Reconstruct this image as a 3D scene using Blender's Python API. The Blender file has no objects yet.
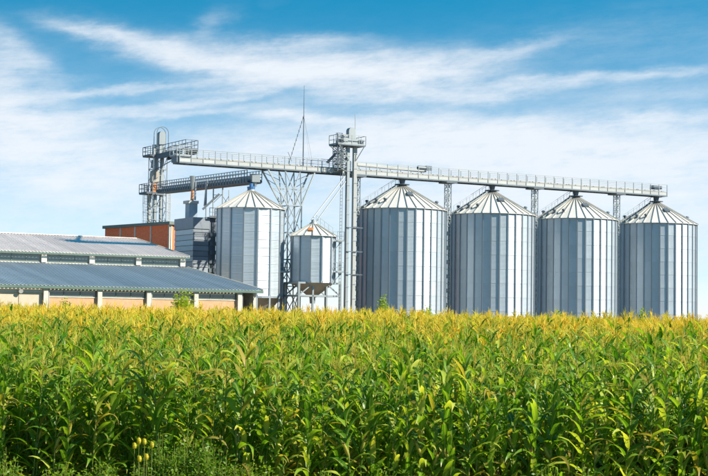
import bpy, math, random
import numpy as np
from mathutils import Vector, Matrix

R = math.radians
rnd = random.Random(7)
scene = bpy.context.scene
col = scene.collection

# ------------------------------------------------------------------ camera
EYE = 3.2            # camera height in metres
F_PX = 1500.0        # focal length in pixels of the 708 px wide photograph
HORIZON = 317.0      # horizon row at the middle column
ROLL = 0.014
cam_data = bpy.data.cameras.new('camera')
cam_data.sensor_width = 36.0
cam_data.lens = 36.0 * F_PX / 708.0
cam_data.clip_end = 20000
cam = bpy.data.objects.new('camera', cam_data)
col.objects.link(cam)
scene.camera = cam
pitch = math.atan((HORIZON - 238.0) / F_PX)
Fw = Vector((0, math.cos(pitch), math.sin(pitch)))
U0 = Vector((0, -math.sin(pitch), math.cos(pitch)))
X0 = Vector((1, 0, 0))
Rt = X0 * math.cos(ROLL) + U0 * math.sin(ROLL)
Up = U0 * math.cos(ROLL) - X0 * math.sin(ROLL)
CAM = Vector((0, 0, EYE))
cam.matrix_world = Matrix(((Rt.x, Up.x, -Fw.x, CAM.x), (Rt.y, Up.y, -Fw.y, CAM.y),
                           (Rt.z, Up.z, -Fw.z, CAM.z), (0, 0, 0, 1)))

# ------------------------------------------------------------------ light
SUN_AZ = 73.0       # degrees to the right, measured from the direction pointing back at the viewer
SUN_EL = 36.0
SUN_STRENGTH = 5.0
SKY_STRENGTH = 0.085
EXPOSURE = 0.95
sd = Vector((math.sin(R(SUN_AZ)) * math.cos(R(SUN_EL)), -math.cos(R(SUN_AZ)) * math.cos(R(SUN_EL)), math.sin(R(SUN_EL))))
sl = bpy.data.lights.new('sun', 'SUN')
sl.energy = SUN_STRENGTH
sl.angle = R(0.5)
sl.color = (1.0, 0.90, 0.74)
so = bpy.data.objects.new('sun', sl)
so.rotation_euler = sd.to_track_quat('Z', 'Y').to_euler()
so.location = (60, 60, 80)
col.objects.link(so)

world = bpy.data.worlds.new('World')
scene.world = world
world.use_nodes = True
wn, wl = world.node_tree.nodes, world.node_tree.links
wn.clear()


def math_node(nodes, links, op, *ins):
    n = nodes.new('ShaderNodeMath')
    n.operation = op
    for i, v in enumerate(ins):
        if isinstance(v, (int, float)):
            n.inputs[i].default_value = v
        else:
            links.new(v, n.inputs[i])
    return n.outputs[0]


def wm(op, *ins):
    return math_node(wn, wl, op, *ins)


tc = wn.new('ShaderNodeTexCoord')
sep = wn.new('ShaderNodeSeparateXYZ')
wl.new(tc.outputs['Generated'], sep.inputs[0])
dx, dy, dz = sep.outputs
# the sky: a clear blue whose deeper tones reach low, as on a dry late-summer day
skyv = wn.new('ShaderNodeCombineXYZ')
wl.new(dx, skyv.inputs[0])
wl.new(dy, skyv.inputs[1])
wl.new(wm('MULTIPLY', wm('MAXIMUM', dz, 0.0), 3.4), skyv.inputs[2])
nrm = wn.new('ShaderNodeVectorMath')
nrm.operation = 'NORMALIZE'
wl.new(skyv.outputs[0], nrm.inputs[0])
sky = wn.new('ShaderNodeTexSky')
sky.sky_type = 'NISHITA'
sky.sun_disc = False
sky.sun_elevation = R(SUN_EL)
sky.sun_rotation = math.atan2(sd.x, sd.y)
sky.altitude = 100
sky.air_density = 1.0
sky.dust_density = 0.4
sky.ozone_density = 4.0
wl.new(nrm.outputs[0], sky.inputs[0])
hsv = wn.new('ShaderNodeHueSaturation')
hsv.inputs['Hue'].default_value = 0.468
hsv.inputs['Saturation'].default_value = 2.15
hsv.inputs['Value'].default_value = 1.28
wl.new(sky.outputs[0], hsv.inputs['Color'])
# cirrus: streaks at the bearings and heights where they hang in the sky, frayed by noise
az = wm('ARCTAN2', dx, dy)
el = wm('ARCSINE', dz)


def w_noise(sx, sy, rot, scale, detail, rough, seed):
    """fibrous noise in (bearing, height), stretched along the direction rot"""
    c, s = math.cos(rot), math.sin(rot)
    p = wm('ADD', wm('MULTIPLY', az, c), wm('MULTIPLY', el, s))
    q = wm('SUBTRACT', wm('MULTIPLY', el, c), wm('MULTIPLY', az, s))
    v = wn.new('ShaderNodeCombineXYZ')
    wl.new(wm('MULTIPLY', p, sx), v.inputs[0])
    wl.new(wm('MULTIPLY', q, sy), v.inputs[1])
    v.inputs[2].default_value = seed
    n = wn.new('ShaderNodeTexNoise')
    n.inputs['Scale'].default_value = scale
    n.inputs['Detail'].default_value = detail
    n.inputs['Roughness'].default_value = rough
    wl.new(v.outputs[0], n.inputs['Vector'])
    return n.outputs['Fac']


wz = w_noise(18, 40, 0.1, 1.0, 5, 0.6, 3.1)
we = w_noise(18, 40, 0.1, 1.0, 5, 0.6, 9.7)
azw = wm('ADD', az, wm('MULTIPLY', wm('SUBTRACT', wz, 0.5), 0.06))
elw = wm('ADD', el, wm('MULTIPLY', wm('SUBTRACT', we, 0.5), 0.022))


def stroke(x, y, length, width, slope, amp):
    """one soft streak given by its middle, half length, half width (photo px), tilt and density"""
    a0 = (x - 354) / F_PX
    e0 = (HORIZON + ROLL * (x - 354) - y) / F_PX
    c, s = math.cos(slope), math.sin(slope)
    du = wm('SUBTRACT', azw, a0)
    dv = wm('SUBTRACT', elw, e0)
    p = wm('MULTIPLY', wm('ADD', wm('MULTIPLY', du, c), wm('MULTIPLY', dv, s)), F_PX / length)
    q = wm('MULTIPLY', wm('SUBTRACT', wm('MULTIPLY', dv, c), wm('MULTIPLY', du, s)), F_PX / width)
    g = wm('EXPONENT', wm('MULTIPLY', wm('ADD', wm('MULTIPLY', p, p), wm('MULTIPLY', q, q)), -1.0))
    return wm('MULTIPLY', g, amp)


STROKES = [
    # the upper feather sweeping in from the left and its broad body
    (95, 40, 42, 7, -0.22, 0.65), (165, 56, 75, 12, -0.20, 0.85), (250, 66, 85, 15, -0.10, 1.1), (340, 72, 100, 19, 0.0, 1.25),
    (420, 76, 70, 17, 0.08, 1.0), (505, 54, 55, 8, 0.22, 0.5), (300, 46, 50, 6, 0.10, 0.45), (210, 30, 22, 14, 0.9, 0.22),
    # combed streaks below it
    (120, 92, 80, 5, 0.13, 0.75), (190, 104, 95, 5, 0.16, 0.7), (240, 88, 70, 4, 0.12, 0.55), (160, 118, 110, 5, 0.10, 0.75),
    (300, 119, 48, 6, 0.0, 1.1), (390, 96, 70, 6, 0.06, 0.7),
    # left bank
    (0, 95, 48, 36, -0.5, 0.9), (20, 62, 50, 14, -0.5, 0.4), (30, 140, 90, 26, -0.15, 1.2), (60, 180, 130, 22, -0.1, 0.9),
    # right streaks and the bright bank behind the silos
    (545, 88, 85, 6, 0.06, 0.65), (640, 80, 60, 5, 0.07, 0.4), (620, 45, 120, 30, 0.1, 0.12), (650, 100, 90, 12, 0.04, 0.3), (470, 100, 60, 6, 0.10, 0.7), (660, 124, 80, 7, 0.04, 0.9),
    (460, 128, 110, 12, 0.0, 1.2), (420, 150, 140, 22, 0.0, 1.3), (610, 158, 150, 26, 0.0, 1.3), (250, 150, 120, 14, 0.06, 0.8),
    (560, 200, 220, 30, 0.0, 0.9),
]
total = None
for st in STROKES:
    g = stroke(*st)
    total = g if total is None else wm('ADD', total, g)
fib = w_noise(10, 120, 0.07, 1.0, 8, 0.65, 1.3)
fib2 = w_noise(45, 130, 0.12, 1.0, 8, 0.68, 6.3)
wide = w_noise(2.2, 5.0, 0.1, 1.0, 5, 0.55, 21.0)
# a thin veil towards the horizon all round, and loose cirrus over the rest of the sky
ev = wm('DIVIDE', el, 0.10)
veil = wm('MULTIPLY', wm('EXPONENT', wm('MULTIPLY', wm('MULTIPLY', ev, ev), -1.0)), wm('ADD', 1.1, wm('MULTIPLY', fib2, 1.5)))
loose = wm('MULTIPLY', wm('MAXIMUM', wm('SUBTRACT', wide, 0.55), 0.0), 1.2)
dens = wm('ADD', wm('MULTIPLY', total, wm('MAXIMUM', 0.05, wm('SUBTRACT', wm('MULTIPLY', wm('ADD', fib, fib2), 1.9), 0.9))), veil)
dens = wm('ADD', dens, loose)
mask = wm('SUBTRACT', 1.0, wm('EXPONENT', wm('MULTIPLY', dens, -1.0)))
mixc = wn.new('ShaderNodeMix')
mixc.data_type = 'RGBA'
wl.new(wm('MINIMUM', wm('MAXIMUM', mask, 0.0), 0.90), mixc.inputs['Factor'])
wl.new(hsv.outputs[0], mixc.inputs['A'])
mixc.inputs['B'].default_value = (5.75, 5.95, 6.25, 1)
bg = wn.new('ShaderNodeBackground')
bg.inputs['Strength'].default_value = SKY_STRENGTH
wl.new(mixc.outputs['Result'], bg.inputs['Color'])
wo = wn.new('ShaderNodeOutputWorld')
wl.new(bg.outputs[0], wo.inputs['Surface'])

vs = scene.view_settings
vs.view_transform = 'Standard'
vs.look = 'None'
vs.exposure = EXPOSURE
vs.gamma = 1.0
vs.use_curve_mapping = False
scene.cycles.use_denoising = True
scene.cycles.denoising_prefilter = 'ACCURATE'
scene.cycles.max_bounces = 8
scene.cycles.transmission_bounces = 6


# ------------------------------------------------------------------ materials
def new_mat(name):
    m = bpy.data.materials.new(name)
    m.use_nodes = True
    nt = m.node_tree
    return m, nt.nodes, nt.links, nt.nodes['Principled BSDF']


def noise(nodes, links, scale, detail=4, rough=0.6, coord='Object', stretch=None):
    t = nodes.new('ShaderNodeTexCoord')
    n = nodes.new('ShaderNodeTexNoise')
    n.inputs['Scale'].default_value = scale
    n.inputs['Detail'].default_value = detail
    n.inputs['Roughness'].default_value = rough
    src = t.outputs[coord]
    if stretch:
        mp = nodes.new('ShaderNodeMapping')
        mp.inputs['Scale'].default_value = stretch
        links.new(src, mp.inputs[0])
        src = mp.outputs[0]
    links.new(src, n.inputs['Vector'])
    return n.outputs['Fac']


def ramp(nodes, links, fac, stops):
    r = nodes.new('ShaderNodeValToRGB')
    e = r.color_ramp.elements
    while len(e) < len(stops):
        e.new(0.5)
    for i, (p, c) in enumerate(stops):
        e[i].position = p
        e[i].color = (*c, 1)
    links.new(fac, r.inputs[0])
    return r.outputs[0]


def plain(name, c, rough=0.6, metal=0.0, var=0.18, scale=1.2, streak=None, rand=0.0):
    """a paint, concrete or metal with blotches and streaks of wear"""
    m, n, l, b = new_mat(name)
    f = noise(n, l, scale, 6, 0.65, 'Object', streak)
    if rand:
        oi = n.new('ShaderNodeObjectInfo')
        f = math_node(n, l, 'ADD', math_node(n, l, 'MULTIPLY', f, 1 - rand),
                      math_node(n, l, 'MULTIPLY', oi.outputs['Random'], rand))
    lo = tuple(x * (1 - var) for x in c)
    hi = tuple(min(1, x * (1 + var)) for x in c)
    l.new(ramp(n, l, f, [(0.25, lo), (0.75, hi)]), b.inputs['Base Color'])
    b.inputs['Roughness'].default_value = rough
    b.inputs['Metallic'].default_value = metal
    return m


def galvanised(name, c, metal, rough, period=0.0, bump=0.5, rand=0.35, var=0.14):
    """zinc coated sheet: blotchy sheen, rolled corrugations, each sheet a slightly different tone"""
    m, n, l, b = new_mat(name)
    oi = n.new('ShaderNodeObjectInfo')
    f = noise(n, l, 0.9, 6, 0.6, 'Object', (1, 1, 0.25))
    f = math_node(n, l, 'ADD', math_node(n, l, 'MULTIPLY', f, 1 - rand), math_node(n, l, 'MULTIPLY', oi.outputs['Random'], rand))
    lo = tuple(x * (1 - var) for x in c)
    hi = tuple(min(1, x * (1 + var)) for x in c)
    l.new(ramp(n, l, f, [(0.2, lo), (0.8, hi)]), b.inputs['Base Color'])
    l.new(math_node(n, l, 'ADD', rough - 0.08, math_node(n, l, 'MULTIPLY', f, 0.16)), b.inputs['Roughness'])
    b.inputs['Metallic'].default_value = metal
    if period:
        t = n.new('ShaderNodeTexCoord')
        s = n.new('ShaderNodeSeparateXYZ')
        l.new(t.outputs['Object'], s.inputs[0])
        w = math_node(n, l, 'SINE', math_node(n, l, 'MULTIPLY', s.outputs[2], 2 * math.pi / period))
        bp = n.new('ShaderNodeBump')
        bp.inputs['Strength'].default_value = bump
        bp.inputs['Distance'].default_value = 0.012
        l.new(w, bp.inputs['Height'])
        l.new(bp.outputs[0], b.inputs['Normal'])
    return m


def leafy(name, stops, trans, rough=0.45, tcol=(1.0, 1.0, 0.35), scale=2.0, rand=0.6, spec=0.35, rib=False):
    """a thin living leaf: reflects and lets light through, toned from plant to plant and along the blade"""
    m, n, l, b = new_mat(name)
    oi = n.new('ShaderNodeObjectInfo')
    f = noise(n, l, scale, 3, 0.6)
    f = math_node(n, l, 'ADD', math_node(n, l, 'MULTIPLY', f, 1 - rand), math_node(n, l, 'MULTIPLY', oi.outputs['Random'], rand))
    c = ramp(n, l, f, stops)
    if rib:
        for an, lo_, hi_c in (('rib', 0.72, (0.34, 0.40, 0.10, 1)), ('tip', 0.30, (0.42, 0.30, 0.09, 1))):
            at = n.new('ShaderNodeAttribute')
            at.attribute_name = an
            mr_ = n.new('ShaderNodeMapRange')
            mr_.inputs['From Min'].default_value = lo_
            mr_.inputs['To Max'].default_value = 0.75
            l.new(at.outputs['Fac'], mr_.inputs['Value'])
            mc = n.new('ShaderNodeMix')
            mc.data_type = 'RGBA'
            l.new(mr_.outputs[0], mc.inputs['Factor'])
            l.new(c, mc.inputs['A'])
            mc.inputs['B'].default_value = hi_c
            c = mc.outputs['Result']
    l.new(c, b.inputs['Base Color'])
    b.inputs['Roughness'].default_value = rough
    b.inputs['Specular IOR Level'].default_value = spec
    mul = n.new('ShaderNodeMix')
    mul.data_type = 'RGBA'
    mul.blend_type = 'MULTIPLY'
    mul.inputs['Factor'].default_value = 1.0
    l.new(c, mul.inputs['A'])
    mul.inputs['B'].default_value = (tcol[0], tcol[1], tcol[2], 1)
    sc = n.new('ShaderNodeMix')
    sc.data_type = 'RGBA'
    sc.blend_type = 'ADD'
    sc.inputs['Factor'].default_value = 1.0
    l.new(mul.outputs['Result'], sc.inputs['A'])
    l.new(mul.outputs['Result'], sc.inputs['B'])
    t = n.new('ShaderNodeBsdfTranslucent')
    l.new(sc.outputs['Result'], t.inputs['Color'])
    mx = n.new('ShaderNodeMixShader')
    mx.inputs[0].default_value = trans
    l.new(b.outputs[0], mx.inputs[1])
    l.new(t.outputs[0], mx.inputs[2])
    l.new(mx.outputs[0], n['Material Output'].inputs['Surface'])
    return m


M = {}
M['silo'] = galvanised('silo sheet', (0.43, 0.50, 0.565), 0.34, 0.36, 0.10, 0.5, rand=0.2, var=0.12)
M['stiffener'] = galvanised('stiffener', (0.25, 0.29, 0.33), 0.5, 0.45)
M['silo_roof'] = galvanised('silo roof', (0.64, 0.63, 0.59), 0.15, 0.45, rand=0.25, var=0.08)
M['roof_rib'] = galvanised('roof rib', (0.42, 0.41, 0.38), 0.3, 0.5)
M['hopper'] = galvanised('hopper cone', (0.45, 0.40, 0.32), 0.4, 0.5)
M['steel'] = galvanised('structural steel', (0.27, 0.31, 0.33), 0.4, 0.5)
M['dark_steel'] = plain('dark steel', (0.10, 0.13, 0.16), 0.55, 0.3)
M['pale_steel'] = galvanised('pale steel panel', (0.37, 0.39, 0.39), 0.15, 0.5, rand=0.4)
M['beige'] = plain('beige conveyor housing', (0.34, 0.31, 0.26), 0.5, 0.1)
M['rust'] = plain('rust orange paint', (0.48, 0.19, 0.07), 0.6)
M['blue'] = plain('blue paint', (0.05, 0.16, 0.36), 0.45)
M['bin'] = plain('blue grey bin', (0.26, 0.33, 0.40), 0.5, 0.2)
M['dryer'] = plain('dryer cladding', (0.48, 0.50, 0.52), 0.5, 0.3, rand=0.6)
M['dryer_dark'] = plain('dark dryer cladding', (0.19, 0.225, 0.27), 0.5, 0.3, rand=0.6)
M['brick'] = plain('orange brick infill', (0.80, 0.20, 0.085), 0.85, 0, 0.2, 3.0)
M['peach'] = plain('pale brick infill', (0.58, 0.33, 0.19), 0.85, 0, 0.16, 2.5)
M['door'] = plain('cream door', (0.50, 0.43, 0.33), 0.6, 0, 0.10)
M['concrete'] = plain('concrete', (0.58, 0.54, 0.47), 0.9, 0, 0.2)
M['low_roof'] = plain('blue grey roof sheet', (0.33, 0.385, 0.43), 0.5, 0.15, 0.16, 0.8, (1, 0.15, 1), 0.35)
M['high_roof'] = plain('pale grey roof sheet', (0.70, 0.63, 0.60), 0.55, 0.1, 0.16, 0.8, (1, 0.15, 1), 0.35)
M['gutter'] = plain('green gutter', (0.09, 0.15, 0.13), 0.5)
M['frame'] = plain('grey green window frame', (0.14, 0.18, 0.16), 0.6)
gm, gn, gl, gb = new_mat('window glass')
gb.inputs['Base Color'].default_value = (0.10, 0.14, 0.14, 1)
gb.inputs['Roughness'].default_value = 0.12
gb.inputs['Specular IOR Level'].default_value = 0.8
M['glass'] = gm
M['soil'] = plain('field soil', (0.10, 0.075, 0.045), 0.95, 0, 0.3, 0.6)
M['leaf'] = leafy('corn leaf', [(0.18, (0.040, 0.130, 0.008)), (0.44, (0.100, 0.225, 0.012)), (0.64, (0.205, 0.335, 0.022)), (0.76, (0.38, 0.43, 0.05)), (0.85, (0.58, 0.53, 0.10))], 0.38, 0.38, spec=0.32, rib=True)  # wide tone range paints sunlit yellow glints and shaded dark greens into the colour
M['dry_leaf'] = leafy('yellowing corn leaf', [(0.0, (0.20, 0.21, 0.025)), (1.0, (0.42, 0.31, 0.07))], 0.42)
M['stalk'] = leafy('corn stalk', [(0.0, (0.10, 0.16, 0.02)), (1.0, (0.24, 0.24, 0.05))], 0.1)
M['tassel'] = leafy('corn tassel', [(0.15, (0.46, 0.46, 0.06)), (0.5, (0.57, 0.52, 0.07)), (0.85, (0.64, 0.51, 0.09))], 0.45, 0.7, (1, 0.9, 0.5))
M['young_tassel'] = leafy('young corn tassel', [(0.15, (0.26, 0.33, 0.05)), (0.5, (0.38, 0.40, 0.07)), (0.85, (0.52, 0.45, 0.10))], 0.45, 0.7, (1, 0.9, 0.5))
M['husk'] = leafy('corn husk', [(0.0, (0.22, 0.27, 0.03)), (1.0, (0.42, 0.36, 0.07))], 0.25)
M['silk'] = plain('dry corn silk', (0.10, 0.045, 0.015), 0.9)
M['weed'] = leafy('weed leaf', [(0.0, (0.07, 0.17, 0.012)), (1.0, (0.20, 0.30, 0.025))], 0.42)
M['shrub'] = leafy('shrub leaf', [(0.0, (0.16, 0.26, 0.012)), (1.0, (0.34, 0.40, 0.02))], 0.42)
M['teasel'] = leafy('teasel head', [(0.0, (0.40, 0.38, 0.02)), (1.0, (0.58, 0.48, 0.03))], 0.2)


# ------------------------------------------------------------------ helpers
class MB:
    """collects simple solids and links them as ONE mesh object"""
    def __init__(self):
        self.v, self.f = [], []

    def add(self, vs_, fs):
        o = len(self.v)
        self.v += [tuple(p) for p in vs_]
        self.f += [tuple(i + o for i in q) for q in fs]
        return self

    def hexa(self, p):
        return self.add(p, [(0, 3, 2, 1), (4, 5, 6, 7), (0, 1, 5, 4), (1, 2, 6, 5), (2, 3, 7, 6), (3, 0, 4, 7)])

    def box(self, x0, x1, y0, y1, z0, z1):
        return self.hexa([(x0, y0, z0), (x1, y0, z0), (x1, y1, z0), (x0, y1, z0), (x0, y0, z1), (x1, y0, z1), (x1, y1, z1), (x0, y1, z1)])

    def bar(self, p, q, w, h=None):
        p, q = Vector(p), Vector(q)
        h = h or w
        d = (q - p).normalized()
        ref = Vector((0, 0, 1)) if abs(d.z) < 0.95 else Vector((1, 0, 0))
        s = d.cross(ref).normalized() * w / 2
        t = d.cross(s).normalized() * h / 2
        return self.hexa([p - s - t, p + s - t, p + s + t, p - s + t, q - s - t, q + s - t, q + s + t, q - s + t])

    def tube(self, p, q, r0, r1=None, n=8, cap=True):
        p, q = Vector(p), Vector(q)
        r1 = r0 if r1 is None else r1
        d = (q - p).normalized()
        ref = Vector((0, 0, 1)) if abs(d.z) < 0.95 else Vector((1, 0, 0))
        s = d.cross(ref).normalized()
        t = d.cross(s).normalized()
        vs_ = []
        for c, r in ((p, r0), (q, r1)):
            for k in range(n):
                a = 2 * math.pi * k / n
                vs_.append(c + s * r * math.cos(a) + t * r * math.sin(a))
        fs = [(k, (k + 1) % n, n + (k + 1) % n, n + k) for k in range(n)]
        if cap:
            fs += [tuple(range(n))[::-1], tuple(range(n, 2 * n))]
        return self.add(vs_, fs)

    def mesh(self, name, mat, smooth=False):
        me = bpy.data.meshes.new(name)
        me.from_pydata(self.v, [], self.f)
        if mat:
            me.materials.append(M[mat])
        if smooth:
            me.polygons.foreach_set('use_smooth', [True] * len(me.polygons))
        me.update()
        return me

    def build(self, name, mat, parent=None, smooth=False, world=False):
        if world and parent is not None:
            inv = parent.matrix_world.inverted()
            if parent.parent:
                inv = (parent.parent.matrix_world @ parent.matrix_basis).inverted()
            self.v = [tuple(inv @ Vector(p)) for p in self.v]
        return link(name, self.mesh(name, mat, smooth), parent)


def link(name, me, parent=None, loc=(0, 0, 0), rot=(0, 0, 0), scl=None):
    o = bpy.data.objects.new(name, me)
    col.objects.link(o)
    o.location = loc
    o.rotation_euler = rot
    if scl is not None:
        o.scale = scl
    if parent is not None:
        o.parent = parent
    return o


def tag(o, label, cat, group=None, kind=None):
    o['label'] = label
    if cat:
        o['category'] = cat
    if group:
        o['group'] = group
    if kind:
        o['kind'] = kind
    return o


# the yard's own axes: a along the row of silos (away to the right), b towards the field
TH = R(30.3)
G = 0.35
CREST = 0.60          # the field swells to a low crest, then falls to the yard
ORG = Vector((5.92, 186.5, 0))
UA = Vector((math.cos(TH), math.sin(TH), 0))
VB = Vector((math.sin(TH), -math.cos(TH), 0))


def W(a, b, z=0.0):
    return ORG + UA * a + VB * b + Vector((0, 0, z))


def ray(x, y):
    return (Fw * F_PX + Rt * (x - 354.0) - Up * (y - 238.0)).normalized()


def on_b(x, y, b):
    """photo pixel -> (a, z) on the vertical plane at offset b"""
    d = ray(x, y)
    t = (b - (CAM - ORG).dot(VB)) / d.dot(VB)
    p = CAM + d * t
    return (p - ORG).dot(UA), p.z


def on_y(x, y, depth):
    """photo pixel -> (a, b, z) at the distance depth"""
    d = ray(x, y)
    p = CAM + d * (depth / d.y)
    return (p - ORG).dot(UA), (p - ORG).dot(VB), p.z


def thing(name, label, cat, a, b, z=G, group=None, rot=TH):
    o = bpy.data.objects.new(name, None)
    col.objects.link(o)
    o.empty_display_size = 0.5
    o.location = W(a, b, z)
    o.rotation_euler = (0, 0, rot)
    o.matrix_world = Matrix.Translation(o.location) @ Matrix.Rotation(rot, 4, 'Z')
    return tag(o, label, cat, group)


def fbox(mb, a0, a1, b0, b1, z0, z1):
    """box in yard axes, world coordinates"""
    return mb.hexa([W(a0, b0, z0), W(a1, b0, z0), W(a1, b1, z0), W(a0, b1, z0), W(a0, b0, z1), W(a1, b0, z1), W(a1, b1, z1), W(a0, b1, z1)])


def railing(pts, h=1.1, step=1.4, closed=False, w=0.05, mid=True):
    mb = MB()
    pts = [Vector(p) for p in pts]
    if closed:
        pts = pts + [pts[0]]
    up = Vector((0, 0, 1))
    for p, q in zip(pts[:-1], pts[1:]):
        n = max(1, round((q - p).length / step))
        for k in range(n + 1):
            c = p.lerp(q, k / n)
            mb.bar(c, c + up * h, w)
        mb.bar(p + up * h, q + up * h, w)
        if mid:
            mb.bar(p + up * h * 0.52, q + up * h * 0.52, w * 0.8)
        mb.bar(p + up * 0.08, q + up * 0.08, w * 0.5, 0.14)
    return mb


def lattice(p, q, sx, sy, w, n):
    """four chords from p up to q with zigzag bracing; sx, sy half widths along the yard axes"""
    mb = MB()
    p, q = Vector(p), Vector(q)
    cs = [UA * sx + VB * sy, UA * -sx + VB * sy, UA * -sx - VB * sy, UA * sx - VB * sy]
    for c in cs:
        mb.bar(p + c, q + c, w)
    for i in range(4):
        c, d = cs[i], cs[(i + 1) % 4]
        for k in range(n):
            lo, hi = p.lerp(q, k / n), p.lerp(q, (k + 1) / n)
            if k % 2:
                c, d = d, c
            mb.bar(lo + c, hi + d, w * 0.6)
            mb.bar(hi + c, hi + d, w * 0.6)
            if k % 2:
                c, d = d, c
    return mb


def ladder(p, q, side, w=0.45, cage=0.0, out=None):
    """vertical ladder with optional safety cage"""
    mb = MB()
    p, q = Vector(p), Vector(q)
    side = Vector(side).normalized() * w / 2
    mb.bar(p - side, q - side, 0.06)
    mb.bar(p + side, q + side, 0.06)
    n = max(2, int((q - p).length / 0.4))
    for k in range(n):
        c = p.lerp(q, (k + 0.5) / n)
        mb.bar(c - side, c + side, 0.035)
    if cage:
        out = Vector(out).normalized()
        s = side.normalized()
        m = max(2, int((q - p).length / 1.2))
        arc = [s * cage * math.cos(t) + out * cage * (1.0 + 0.0) * math.sin(t) for t in [math.pi * j / 5 for j in range(6)]]
        for k in range(m + 1):
            c = p.lerp(q, k / m)
            for u0, u1 in zip(arc[:-1], arc[1:]):
                mb.bar(c + u0, c + u1, 0.045)
        for u0 in arc:
            mb.bar(p + u0, q + u0, 0.04)
    return mb


# ------------------------------------------------------------------ ground
def ground_z(x, y):
    y = np.asarray(y, float)
    t = np.clip((y - 22.0) / 54.0, 0, 1)
    u = np.clip((y - 76.0) / 44.0, 0, 1)
    x = np.clip(np.asarray(x, float), -60, 60)
    return -0.005 * x * t + CREST * t * (1.25 - 0.25 * t * t) / 1.0 * 1.0 - (CREST - G) * u * u * (3 - 2 * u)


def build_ground():
    ys = list(np.linspace(-60, 10, 8)) + list(np.linspace(14, 150, 137)) + [170, 200, 260, 400, 800, 1600, 4000, 9000]
    xs = [-9000, -3000, -800, -250, -120, -60, -30, -10, 10, 30, 60, 120, 250, 800, 3000, 9000]
    mb = MB()
    vs_ = [(x, y, float(ground_z(x, y))) for y in ys for x in xs]
    n = len(xs)
    fs = [(j * n + i, j * n + i + 1, (j + 1) * n + i + 1, (j + 1) * n + i) for j in range(len(ys) - 1) for i in range(n - 1)]
    mb.add(vs_, fs)
    o = mb.build('ground', 'soil', smooth=True)
    o['kind'] = 'structure'
    o['label'] = 'brown soil under the corn field'


build_ground()


# ------------------------------------------------------------------ silos
def sheet_mesh(name, width, h, mat):
    """one wall sheet facing +x, its lower edge lapping over the sheet below"""
    mb = MB()
    y = width / 2
    mb.hexa([(-0.03, -y, 0), (0.009, -y, -0.02), (0.009, y, -0.02), (-0.03, y, 0),
             (-0.03, -y, h), (0.0, -y, h), (0.0, y, h), (-0.03, y, h)])
    return mb.mesh(name, mat)


def silo_shell(root, rad, z0, z1, z2, n, tiers, stiff_w, phase=0.0, jitter=0.0015, nr=None):
    """wall sheets, stiffeners, roof panels and ribs; heights relative to the root"""
    ap = rad * math.cos(math.pi / n)
    cw = 2 * rad * math.sin(math.pi / n)
    h = (z1 - z0) / tiers
    sm = sheet_mesh('wall_sheet', cw * 0.995, h, 'silo')
    st = MB().box(-0.02, 0.11, -stiff_w / 2, stiff_w / 2, z0 - 0.02, z1 - 0.05)
    st.box(0.108, 0.12, -stiff_w * 0.85, stiff_w * 0.85, z0, z0 + 0.2)
    stm = st.mesh('stiffener', 'stiffener')
    over, rc = 0.18, 0.42
    ro = (rad + over)
    slope = (z2 - z1) / (rad - rc)
    ze = z1 - over * slope + 0.06
    nr = nr or n
    hw = ro * math.tan(math.pi / nr) * 0.998
    hc = rc * math.tan(math.pi / nr)
    rp = MB().hexa([(ro, -hw, ze - 0.04), (ro, hw, ze - 0.04), (rc, hc, z2 - 0.04), (rc, -hc, z2 - 0.04),
                    (ro, -hw, ze), (ro, hw, ze), (rc, hc, z2), (rc, -hc, z2)]).mesh('roof_panel', 'silo_roof')
    k_ = 1.0 / math.cos(math.pi / nr)
    rr = MB().bar((ro * k_ + 0.02, 0, ze + 0.05), (rc * k_, 0, z2 + 0.05), 0.07, 0.11).mesh('roof_rib', 'roof_rib')
    jr = random.Random(int(rad * 1000) + n + int(phase * 100))
    for k in range(n):
        a = phase + 2 * math.pi * k / n
        tilt = jr.uniform(-1, 1) * 0.035
        for t in range(tiers):
            link('wall_sheet', sm, root, (ap * math.cos(a), ap * math.sin(a), z0 + t * h),
                 (0, 0, a + tilt + jr.uniform(-jitter, jitter)))
        b = a + math.pi / n
        link('stiffener', stm, root, (rad * math.cos(b), rad * math.sin(b), 0), (0, 0, b))
    for k in range(nr):
        a = phase + 2 * math.pi * k / nr
        link('roof_panel', rp, root, (0, 0, 0), (0, 0, a))
        link('roof_rib', rr, root, (0, 0, 0), (0, 0, a + math.pi / nr))
    # eave ring and crown collar
    e = MB()
    for k in range(n):
        a0 = phase + math.pi / n + 2 * math.pi * k / n
        a1 = a0 + 2 * math.pi / n
        e.bar(((rad + 0.05) * math.cos(a0), (rad + 0.05) * math.sin(a0), z1 - 0.06),
              ((rad + 0.05) * math.cos(a1), (rad + 0.05) * math.sin(a1), z1 - 0.06), 0.07, 0.12)
    e.build('eave_ring', 'stiffener', root)
    MB().tube((0, 0, z2 - 0.15), (0, 0, z2 + 0.22), rc + 0.12, rc + 0.02, 16).build('crown_collar', 'steel', root)
    return ap


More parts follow.
